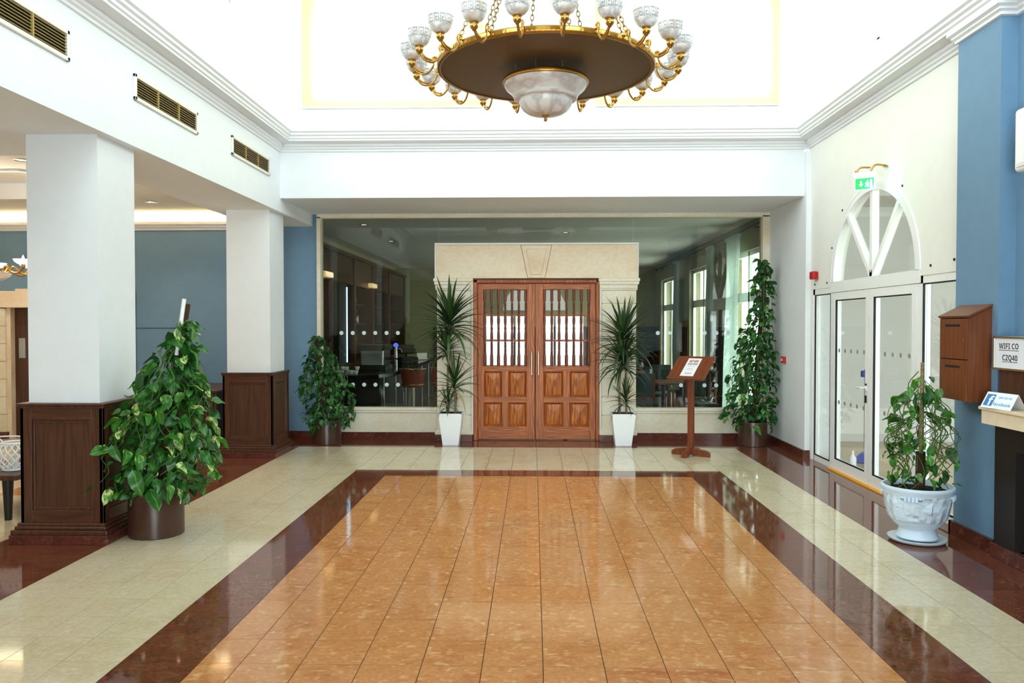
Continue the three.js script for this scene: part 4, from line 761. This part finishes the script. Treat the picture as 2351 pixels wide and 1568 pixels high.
// ================================================================ LOUNGE
{
  // stone door case and dark door
  const p = thing('stone_door_case', 'tan stone door case with a header in the lounge far wall', 'door surround', [-7.0, 0, -DW + 0.026]);
  for (const s of [-1, 1]) { for (let k = 0; k < 7; k++) mesh('stone_block', rbox(s < 0 ? -1.4 : 0.82, s < 0 ? -0.86 : 1.02, 0.1 + k * 0.264, 0.36 + k * 0.264, 0, 0.16, 0.006), M.stone, p); mesh('marble_skirting', rbox(s < 0 ? -1.42 : 0.8, s < 0 ? -0.84 : 1.03, 0, 0.1, 0, 0.18, 0.004), M.skirt, p); }
  mesh('jamb', lbox(-0.86, -0.8, 0, 1.96, 0, 0.12), M.lintel, p);
  mesh('header', join(rbox(-1.44, 1.03, 1.955, 2.2, 0, 0.19, 0.008), rbox(-0.68, 1.03, 2.19, 2.235, 0, 0.19, 0.004)), M.lintel, p);
  const dr = struct('door_4', lbox(-7.8, -6.2, 0, 1.955, -DW, -DW + 0.05), M.panelwood, 'dark wooden door in the tan stone case at the lounge wall', 'door');
  mesh('push_plate', rbox(-7.74, -7.64, 1.2, 1.5, -DW + 0.05, -DW + 0.056, 0.002), M.steel, dr);
  mesh('panel', rbox(-7.55, -7.1, 0.2, 0.95, -DW + 0.045, -DW + 0.065, 0.008), M.panelwood, dr); mesh('panel', rbox(-7.55, -7.1, 1.1, 1.8, -DW + 0.045, -DW + 0.065, 0.008), M.panelwood, dr);
  // sideboard behind the near plant
  const c = thing('sideboard', 'low slatted wooden sideboard between the two white columns', 'sideboard', [-4.7, 0, -10.9]);
  mesh('worktop', rbox(-0.62, 0.55, 0.8, 0.83, -0.7, 0.68, 0.006), M.wood, c);
  mesh('body', lbox(-0.58, 0.52, 0.06, 0.8, -0.66, 0.64), M.panelwood, c);
  for (let k = 0; k < 26; k++) mesh('slat', rbox(-0.575 + k * 0.0423, -0.545 + k * 0.0423, 0.08, 0.78, 0.638, 0.652, 0.004), M.wood, c);
  mesh('base', lbox(-0.56, 0.5, 0, 0.07, -0.6, 0.6), M.dark, c);
  // coffee table and wicker lantern
  const t = thing('coffee_table', 'low wooden coffee table behind the near panelled plinth', 'table', [-5.15, 0, -7.0]);
  mesh('tabletop', rbox(-0.75, 0.72, 0.355, 0.4, -0.42, 0.42, 0.008), M.wood, t);
  for (const [sx, sz] of [[-1, -1], [1, -1], [-1, 1], [1, 1]]) mesh('leg', planarUV(new THREE.CylinderGeometry(0.045, 0.028, 0.36, 4).rotateY(Math.PI / 4).toNonIndexed().translate(sx * 0.6, 0.18, sz * 0.35)), M.dark, t);
  const ln = thing('wicker_lantern', 'round white wicker lantern on the low coffee table', 'lantern', [-4.63, 0.4, -6.85]);
  const rib = [];
  for (let k = 0; k < 14; k++) for (const s of [-1, 1]) { const pts = []; for (let i = 0; i <= 8; i++) { const f = i / 8, a = k * Math.PI / 7 + s * f * 1.3, r = 0.07 + 0.065 * Math.sin(Math.PI * (0.12 + 0.76 * f)); pts.push([r * Math.cos(a), 0.02 + 0.22 * f, r * Math.sin(a)]); } rib.push(tube(pts, 0.0055, 14, 5)); }
  mesh('woven_body', join(rib), M.potwhite, ln);
  mesh('rim', join(new THREE.TorusGeometry(0.095, 0.011, 8, 28).rotateX(Math.PI / 2).translate(0, 0.245, 0), new THREE.TorusGeometry(0.085, 0.011, 8, 28).rotateX(Math.PI / 2).translate(0, 0.012, 0)), M.potwhite, ln);
  mesh('handle', tube([[-0.1, 0.25, 0], [-0.14, 0.29, 0], [-0.05, 0.3, 0], [0.05, 0.3, 0], [0.14, 0.29, 0], [0.1, 0.25, 0]], 0.007, 24, 6), M.potwhite, ln);
  mesh('candle', cyl(0.04, 0.04, 0.12, 0, 0.015, 0, 16), M.offwhite, ln);
  // downlights
  const warm = new THREE.Color(1, 0.86, 0.68);
  const glow = std({ color: 0xffffff, emissive: warm, emissiveIntensity: 3 });
  for (const [x, d] of [[-5.15, 10.48], [-5.16, 7.81], [-5.15, 5.2], [-7.6, 10.6], [-7.6, 5.2]]) {
    const o = thing('ceiling_downlight', 'small round recessed downlight in the lounge ceiling', 'downlight', [x, 3.36, -d], 0, 'lounge downlights');
    mesh('trim_ring', lathe([[0.05, -0.001], [0.052, -0.008], [0.075, -0.008], [0.08, 0]], 24), M.steel, o);
    mesh('lamp_face', lathe([[0.0001, -0.004], [0.05, -0.003]], 24), glow, o);
    const s = new THREE.SpotLight(warm, 3.5, 0, 1.1, 0.7); s.position.set(x, 3.34, -d); s.target.position.set(x, 0, -d); scene.add(s, s.target);
  }
  // smaller lit chandelier
  const ch = thing('chandelier', 'small gold chandelier with lit white glass bowls over the lounge', 'chandelier', [-6.03, 2.3, -8.6]);
  const lit = std({ color: 0xffffff, emissive: new THREE.Color(1, 0.93, 0.82), emissiveIntensity: 1.6, roughness: 0.4, side: THREE.DoubleSide });
  mesh('stem', join(cyl(0.012, 0.012, 1.06, 0, 0.0, 0, 10), lathe([[0.0001, -0.1], [0.03, -0.09], [0.06, -0.04], [0.05, 0.02], [0.02, 0.06], [0.012, 0.1]], 20)), M.gold, ch);
  mesh('centre_dish', lathe([[0.0001, -0.13], [0.1, -0.11], [0.17, -0.06], [0.19, -0.02]], 32), M.bowl, ch);
  for (let k = 0; k < 8; k++) {
    const a = 0.28 + k * Math.PI / 4, arm = new THREE.Group(); arm.name = 'arm'; arm.rotation.y = -a; ch.add(arm);
    mesh('scroll', tube([[0.03, 0.0, 0], [0.14, -0.02, 0], [0.2, 0.05, 0], [0.28, -0.02, 0], [0.38, -0.03, 0], [0.45, 0.03, 0]], 0.012, 30, 6), M.gold, arm);
    const c2 = mesh('cup', cupGeo, M.gold, arm); c2.position.set(0.45, 0.05, 0); c2.scale.setScalar(0.8);
    const b = mesh('lamp_bowl', lathe([[0.02, 0], [0.05, 0.008], [0.08, 0.03], [0.1, 0.06]], 24), lit, arm); b.position.set(0.45, 0.055, 0);
    const bl = mesh('candle_bulb', lathe([[0.0001, 0.02], [0.014, 0.03], [0.018, 0.055], [0.008, 0.09], [0.0001, 0.11]], 12), std({ color: 0xffffff, emissive: new THREE.Color(1, 0.92, 0.8), emissiveIntensity: 8 }), arm); bl.position.set(0.45, 0.055, 0);
  }
  const pl = new THREE.PointLight(new THREE.Color(1, 0.86, 0.66), 3); pl.position.set(-6.03, 2.75, -8.6); pl.shadow.radius = 6; scene.add(pl);
}

// ================================================================ BAR AND DINING ROOM BEHIND THE GLASS
{
  const D1 = 23.5, Xw = 3.6;
  M.olive = std({ map: grainy(171, rgb(170, 164, 126), 0.05), roughness: 0.85 });
  M.maroon = phys({ map: woodTexture(19, rgb(74, 34, 28), rgb(42, 18, 15), [0.4, 1.6], 0.8), roughness: 0.35 });
  M.barwood = phys({ map: woodTexture(25, rgb(84, 46, 30), rgb(46, 23, 15), [0.4, 1.6], 0.9), roughness: 0.35 });
  struct('floor', box(-5.2, 4.2, -0.2, -0.002, DW + 0.12, D1), phys({ map: grainy(173, rgb(70, 48, 34), 0.2), roughness: 0.25 }));
  struct('ceiling', box(-5.2, 4.2, 3.42, 3.6, DW + 0.1, D1), M.ceiling);
  struct('wall_left', box(-5.2, -4.15, 0, 3.5, DW + 0.12, D1), M.olive);
  struct('wall_back', box(-5.2, 4.2, 0, 3.5, D1, D1 + 0.2), M.olive);
  const wins = [[12.4, 14.6], [15.9, 18.2], [19.8, 22.2]];
  struct('wall_right', exX(shapeOf(rect(DW + 0.12, D1, 0, 3.5), wins.map(([a, b]) => rect(a, b, 0.1, 2.95))), Xw, Xw + 0.25), M.olive);
  struct('trim_11', join(box(-3.0, Xw, 0, 1.66, D1 - 0.03, D1), box(Xw - 0.03, Xw, 0, 1.66, DW + 0.2, 12.35), box(Xw - 0.03, Xw, 0, 1.66, 14.65, 15.85), box(Xw - 0.03, Xw, 0, 1.66, 18.25, 19.75), box(Xw - 0.03, Xw, 0, 1.66, 22.25, D1)), M.maroon);
  for (const [a, b] of wins) {
    const g = struct('window_3', null), m = (a + b) / 2, x0 = Xw + 0.08, x1 = Xw + 0.14;
    mesh('frame', join(box(x0, x1, 0.1, 2.95, a, a + 0.07), box(x0, x1, 0.1, 2.95, b - 0.07, b), box(x0, x1, 0.1, 0.17, a, b), box(x0, x1, 2.88, 2.95, a, b)), M.pvc, g);
    mesh('mullion', box(x0, x1, 0.1, 2.95, m - 0.04, m + 0.04), M.pvc, g);
    mesh('transom', box(x0, x1, 2.1, 2.26, a, b), M.pvc, g);
    for (const [p, q] of [[a + 0.07, m - 0.04], [m + 0.04, b - 0.07]]) for (const [y0, y1] of [[0.17, 2.1], [2.26, 2.88]]) mesh('pane', box(x0 + 0.025, x0 + 0.031, y0, y1, p, q), M.glass, g);
    daylight(b - a, 2.7, Xw + 0.4, 1.5, -m, 0, 1.5, -m, 4.5);
  }
  struct('floor', box(4.2, 16, -0.3, -0.05, DW, 40), std({ color: 0xb8a888, roughness: 0.9 }));
  // curtains on a dark rod
  const rodT = thing('curtain_rod', 'dark curtain rod along the dining room windows', 'curtain rod', [Xw - 0.14, 3.26, -17]);
  mesh('pole', new THREE.CylinderGeometry(0.022, 0.022, 10.2, 12).rotateX(Math.PI / 2), M.dark, rodT);
  for (const z of [-5.1, 5.1]) mesh('finial', new THREE.SphereGeometry(0.045, 12, 10).translate(0, 0, z), M.dark, rodT);
  for (const z of [-4.7, -1.6, 1.4, 4.4]) mesh('bracket', rod([0, 0, z], [0.14, 0, z], 0.012), M.dark, rodT);
  M.sheer = phys({ color: 0xd4e2da, roughness: 1, transmission: 0.45, thickness: 0, side: THREE.DoubleSide });
  for (const [d, w, pull, what] of [[13.75, 0.9, 0.35, 'beside the recess end of the dining room windows'], [15.5, 0.5, 0.1, 'between the first and second dining room windows'], [19.1, 0.6, 0.05, 'tied back beyond the second dining room window']]) {
    const nu = 60, nv = 14, P = [], I = [], UV = [];
    for (let j = 0; j <= nv; j++) for (let i = 0; i <= nu; i++) { const u = i / nu, v = j / nv, y = 3.2 - 3.05 * v, wd = w * (1 - 0.45 * Math.sin(Math.min(1, v * 1.35) * Math.PI) * (pull > 0.2 ? 0.5 : 0.25)); P.push(-0.14 + 0.05 * Math.sin(u * 42) * (0.6 + 0.4 * v) + 0.01 * Math.sin(v * 7 + u * 9), y, (u - 0.5) * wd - pull * v * v * 0.5); UV.push(u, v); }
    for (let j = 0; j < nv; j++) for (let i = 0; i < nu; i++) { const a = j * (nu + 1) + i, b = a + nu + 1; I.push(a, b, a + 1, b, b + 1, a + 1); }
    const g = new THREE.BufferGeometry(); g.setAttribute('position', new THREE.Float32BufferAttribute(P, 3)); g.setAttribute('uv', new THREE.Float32BufferAttribute(UV, 2)); g.setIndex(I); g.computeVertexNormals();
    const o = thing('sheer_curtain', `pale green sheer curtain ${what}`, 'curtain', [Xw, 0, -d]);
    mesh('fabric', g, M.sheer, o);
    mesh('heading', planarUV(new THREE.BoxGeometry(0.06, 0.05, w).translate(-0.14, 3.215, 0)), M.sheer, o);
  }
  // dining tables and chairs
  const tbl = (x, d, label) => {
    const o = thing('dining_table', label, 'table', [x, 0, -d]);
    mesh('tabletop', rbox(-0.45, 0.45, 0.72, 0.75, -0.45, 0.45, 0.008), M.lectern, o);
    mesh('pedestal', lathe([[0.0001, 0], [0.25, 0], [0.25, 0.02], [0.04, 0.06], [0.035, 0.68], [0.15, 0.72], [0.0001, 0.72]], 20), M.dark, o);
    for (const q of [-0.2, 0.2]) { const gl = thing('wine_glass', `wine glass with a folded napkin on the table ${d < 13.5 ? 'beside the menu stand' : d < 15 ? 'behind the double doors' : 'by the second dining window'}`, 'glass', [x + q, 0.75, -d + q * 0.5], 0, 'glasses on the dining tables'); mesh('bowl', lathe([[0.0001, 0], [0.03, 0.002], [0.004, 0.008], [0.004, 0.07], [0.03, 0.1], [0.034, 0.14], [0.028, 0.17]], 16), M.glass, gl); mesh('napkin', lathe([[0.0001, 0.1], [0.02, 0.11], [0.012, 0.19], [0.0001, 0.2]], 8), M.pvc, gl); }
  };
  tbl(2.2, 13.3, 'square dining table behind the glass beside the menu stand'); tbl(2.0, 16.0, 'square dining table deeper in the dining room by the second window'); tbl(0.6, 14.5, 'square dining table behind the wooden double doors');
  M.seat = std({ color: 0x2c3a34, roughness: 0.7 });
  const chair = (x, d, turn, label) => {
    const o = thing('dining_chair', label, 'chair', [x, 0, -d], turn, 'dining chairs behind the glass');
    mesh('seat', rbox(-0.21, 0.21, 0.43, 0.48, -0.2, 0.22, 0.02), M.seat, o); mesh('backrest', rbox(-0.21, 0.21, 0.55, 0.92, -0.22, -0.18, 0.015), M.seat, o);
    for (const [sx, sz, h] of [[-1, 1, 0.44], [1, 1, 0.44], [-1, -1, 0.9], [1, -1, 0.9]]) mesh('leg', rbox(sx * 0.19 - 0.018, sx * 0.19 + 0.018, 0, h, sz * 0.19 - 0.018, sz * 0.19 + 0.018, 0.004), M.lectern, o);
  };
  for (const [x, d, t] of [[1.75, 12.45, 0], [2.65, 12.42, 0.1], [1.5, 13.6, 1.5], [2.9, 13.6, -1.5], [2.2, 14.1, 3.1], [1.5, 15.3, 0.1], [2.5, 15.3, 0], [2.0, 16.9, 3.1]]) chair(x, d, t, `dark green dining chair ${d < 12.5 ? 'with its back to the glass wall' : d < 14.5 ? 'around the table beside the menu stand' : 'at the deeper table by the second window'}`);
  // back bar
  const bb = thing('back_bar', 'dark wooden back bar cabinet with shelves along the bar wall', 'bar cabinet', [-4.15, 0, -12.4]);
  mesh('carcass', lbox(0, 0.08, 0, 3.05, -9.4, 0), M.barwood, bb);
  mesh('upper_box', lbox(0.0, 0.55, 2.5, 3.05, -9.4, 0), M.barwood, bb); mesh('base_unit', lbox(0, 0.6, 0, 0.95, -9.4, -0.4), M.barwood, bb);
  for (const z of [0, -1.4, -3.2, -5.0, -7.0, -9.3]) mesh('post', lbox(0.02, 0.58, 0, 3.05, z - 0.14, z), M.barwood, bb);
  for (const y of [1.3, 1.72, 2.14]) for (const [z0, z1] of [[-1.45, -0.1], [-9.3, -2.15]]) mesh('shelf', lbox(0.05, 0.42, y - 0.012, y + 0.012, z0, z1), M.dark, bb);
  for (const z of [-0.75, -5.9]) for (let k = 0; k < 7; k++) mesh('louvre', lbox(0.54, 0.565, 2.58 + k * 0.06, 2.61 + k * 0.06, z - 0.3, z + 0.3), M.black, bb);
  mesh('cornice', rbox(0.0, 0.62, 3.02, 3.09, -9.4, 0.02, 0.01), M.barwood, bb);
  const cool = thing('bottle_fridge', 'glass front bottle fridge with a blue white light strip in the bar', 'fridge', [-3.9, 0.955, -14.28]);
  mesh('body', lbox(0, 0.42, 0, 1.5, -0.3, 0.3), M.black, cool);
  const neon = std({ color: 0xffffff, emissive: new THREE.Color(0.35, 0.62, 1), emissiveIntensity: 3.5 });
  mesh('light_strip', lbox(0.42, 0.435, 0.05, 1.45, -0.29, -0.25), neon, cool);
  const bl = new THREE.RectAreaLight(new THREE.Color(0.35, 0.62, 1), 10, 0.04, 1.4); bl.position.set(-3.44, 1.7, -14.55); bl.lookAt(0, 1.7, -14.55); scene.add(bl);
  const lampM = std({ color: 0xffffff, emissive: new THREE.Color(1, 0.6, 0.2), emissiveIntensity: 0.7 });
  for (const [d, y, l] of [[13.35, 2.52, 'amber picture light over the near part of the back bar'], [17.2, 2.52, 'amber picture light over the far part of the back bar']]) {
    const o = thing('picture_light', l, 'wall light', [-3.58, y, -d]);
    mesh('lamp_shade', rbox(0, 0.1, 0, 0.09, -0.26, 0.26, 0.01), lampM, o); mesh('bracket', rod([-0.02, 0.05, 0], [0.03, 0.05, 0], 0.01), M.gold, o);
    const q = new THREE.RectAreaLight(new THREE.Color(1, 0.6, 0.25), 2.5, 0.1, 0.5); q.position.set(-3.53, y - 0.006, -d); q.lookAt(-3.53, 0, -d); scene.add(q);
  }
  const bm = [0x1e3a22, 0x5a2e10, 0xd8d8d4, 0x8a5a18, 0x2a2a30].map((c) => phys({ color: c, roughness: 0.12, clearcoat: 1 }));
  const bg = lathe([[0.0001, 0], [0.036, 0], [0.038, 0.01], [0.038, 0.17], [0.03, 0.2], [0.014, 0.225], [0.013, 0.28], [0.016, 0.282], [0.016, 0.3], [0.0001, 0.3]], 14);
  let nb = 0;
  for (const y of [1.312, 1.732, 2.152]) for (let d = 12.75; d < 16.9; d += 0.24 + 0.1 * rnd()) {
    if ((d > 13.82 && d < 14.6) || Math.abs(d - 13.85) < 0.1 || Math.abs(d - 15.65) < 0.18) continue;
    const o = thing('liquor_bottle', `glossy ${['dark green', 'brown', 'clear', 'amber', 'black'][nb % 5]} liquor bottle on the ${y < 1.5 ? 'lowest' : y < 2 ? 'middle' : 'top'} back bar shelf`, 'bottle', [-3.82 + rr(-0.03, 0.03), y, -d], rr(0, 6), 'bottles on the back bar shelves');
    mesh('bottle_body', bg, bm[nb++ % 5], o); mesh('paper_label', new THREE.CylinderGeometry(0.0386, 0.0386, 0.07, 14, 1, true).translate(0, 0.09, 0), M.offwhite, o);
  }
  // counter
  const ct = thing('bar_counter', 'dark bar counter with a curved front end behind the glass', 'bar counter', [-2.9, 0, -12.3]);
  mesh('counter_top', planarUV(new THREE.ExtrudeGeometry(shapeOf([[-0.45, -0.25], [0.15, -0.25], [0.45, 0.05], [0.6, 0.5], [0.55, 7.0], [-0.1, 7.0], [-0.1, 0.6], [-0.45, 0.4]]), { depth: 0.05, bevelEnabled: true, bevelSize: 0.01, bevelThickness: 0.01, bevelSegments: 2 }).rotateX(-Math.PI / 2).translate(0, 0.86, 0)), phys({ color: 0x121014, roughness: 0.12 }), ct);
  mesh('front_panel', join(lbox(0.35, 0.42, 0, 0.86, -6.9, -0.4), lbox(-0.4, 0.36, 0, 0.86, -0.45, -0.38)), M.dark, ct);
  for (let k = 0; k < 6; k++) mesh('chrome_strip', cyl(0.011, 0.011, 0.84, 0.45, 0.01, -0.5 - k * 1.1, 8), M.steel, ct);
  const cup = lathe([[0.0001, 0], [0.022, 0], [0.034, 0.03], [0.038, 0.06], [0.034, 0.058], [0.0001, 0.01]], 14);
  for (let k = 0; k < 14; k++) { const o = tag(mesh('coffee_cup', cup, M.potwhite), k % 3 === 1 ? 'white coffee cup stacked on top of others on the bar counter end' : 'white coffee cup standing on the bar counter end', 'cup', 'cups on the bar counter'); o.position.set(-3.24 + (k % 7) * 0.075, 0.92 + (k % 3 === 1 ? 0.06 : 0), -12.28 - Math.floor(k / 7) * 0.09); }
  const cf = thing('coffee_machine', 'chrome and black espresso machine on the bar counter', 'coffee machine', [-2.75, 0.92, -13.6]);
  mesh('body', rbox(-0.2, 0.2, 0.08, 0.36, -0.32, 0.32, 0.02), M.steel, cf); mesh('base_tray', rbox(-0.22, 0.24, 0, 0.09, -0.34, 0.34, 0.01), M.black, cf); mesh('hood', rbox(-0.2, 0.24, 0.34, 0.44, -0.34, 0.34, 0.015), M.black, cf);
  for (const z of [-0.16, 0.16]) mesh('brew_handle', rod([0.22, 0.2, z], [0.36, 0.18, z], 0.014), M.black, cf);
  const tp = thing('beer_tap', 'tall chrome beer tap with a blue lit badge on the counter', 'beer tap', [-2.62, 0.92, -14.9]);
  mesh('column', cyl(0.03, 0.03, 0.36, 0, 0, 0, 14), M.steel, tp); mesh('spout', tube([[0.0, 0.3, 0], [0.08, 0.32, 0], [0.12, 0.26, 0]], 0.014, 12), M.steel, tp);
  mesh('badge_light', lathe([[0.0001, 0.36], [0.045, 0.37], [0.05, 0.4], [0.03, 0.43], [0.0001, 0.44]], 16), std({ color: 0x1020ff, emissive: new THREE.Color(0.08, 0.12, 1), emissiveIntensity: 2 }), tp);
  const till = thing('cash_register', 'black till with a tilted screen on the bar counter', 'till', [-2.62, 0.92, -16.2], 0.5);
  mesh('base', rbox(-0.18, 0.18, 0, 0.12, -0.2, 0.2, 0.01), M.black, till); mesh('screen', planarUV(new THREE.BoxGeometry(0.34, 0.26, 0.03).rotateX(-0.9).translate(0, 0.28, 0.02)), M.black, till); mesh('stand', rod([0, 0.1, -0.05], [0, 0.27, 0], 0.02), M.dark, till);
  const pr = thing('card_holder', 'white printed card holder on the far end of the bar counter', 'card holder', [-2.5, 0.92, -17.6], 0.5);
  mesh('card', planarUV(new THREE.BoxGeometry(0.24, 0.15, 0.01).rotateX(-0.3).translate(0, 0.08, 0)), M.pvc, pr); mesh('foot', rbox(-0.12, 0.12, 0, 0.01, -0.05, 0.05, 0.003), M.black, pr);
  // bar stools
  M.rust = std({ color: 0x9a3a22, roughness: 0.6 });
  for (const [x, d, l] of [[-2.08, 13.5, 'rust red tub bar stool with a brass post, fully seen behind the glass'], [-1.62, 13.9, 'rust red tub bar stool partly behind the stone portal']]) {
    const o = thing('bar_stool', l, 'bar stool', [x, 0, -d], 0.1);
    mesh('post', join(cyl(0.022, 0.022, 0.62, 0, 0.02, 0, 12), lathe([[0.0001, 0], [0.2, 0], [0.2, 0.015], [0.03, 0.04]], 28)), M.brass, o);
    mesh('seat', lathe([[0.0001, 0.62], [0.19, 0.63], [0.2, 0.66], [0.18, 0.69], [0.0001, 0.695]], 28), M.rust, o);
    mesh('backrest', new THREE.CylinderGeometry(0.235, 0.19, 0.27, 24, 1, true, -1.15, 2.3).translate(0, 0.81, 0), std({ color: 0x9a3a22, roughness: 0.6, side: THREE.DoubleSide }), o);
    mesh('top_rail', new THREE.TorusGeometry(0.235, 0.01, 8, 30, 2.5).rotateX(Math.PI / 2).rotateY(-1.57 + 1.25).translate(0, 0.945, 0), M.brass, o);
    mesh('lower_ring', new THREE.TorusGeometry(0.19, 0.009, 8, 30).rotateX(Math.PI / 2).translate(0, 0.675, 0), M.brass, o);
  }
  // ceiling lights of the dining room
  const gl = std({ color: 0xffffff, emissive: new THREE.Color(1, 0.85, 0.65), emissiveIntensity: 3 });
  for (const [x, d] of [[-2.9, 13.4], [-2.9, 16.0], [-2.0, 18.6], [0.6, 14.6], [0.6, 18.6]]) {
    const o = thing('ceiling_downlight', 'small recessed downlight in the ceiling behind the glass wall', 'downlight', [x, 3.42, -d], 0, 'downlights behind the glass');
    mesh('trim_ring', lathe([[0.05, -0.001], [0.052, -0.008], [0.075, -0.008], [0.08, 0]], 20), M.steel, o); mesh('lamp_face', lathe([[0.0001, -0.004], [0.05, -0.003]], 20), gl, o);
    const s = new THREE.SpotLight(new THREE.Color(1, 0.85, 0.65), 4, 0, 1.0, 0.6); s.position.set(x, 3.4, -d); s.target.position.set(x, 0, -d); scene.add(s, s.target);
  }
}

scene.traverse((o) => { if (o.isMesh) { o.castShadow = true; o.receiveShadow = true; } else if ((o.isSpotLight || o.isPointLight)) o.castShadow = true; });
renderer.render(scene, camera);
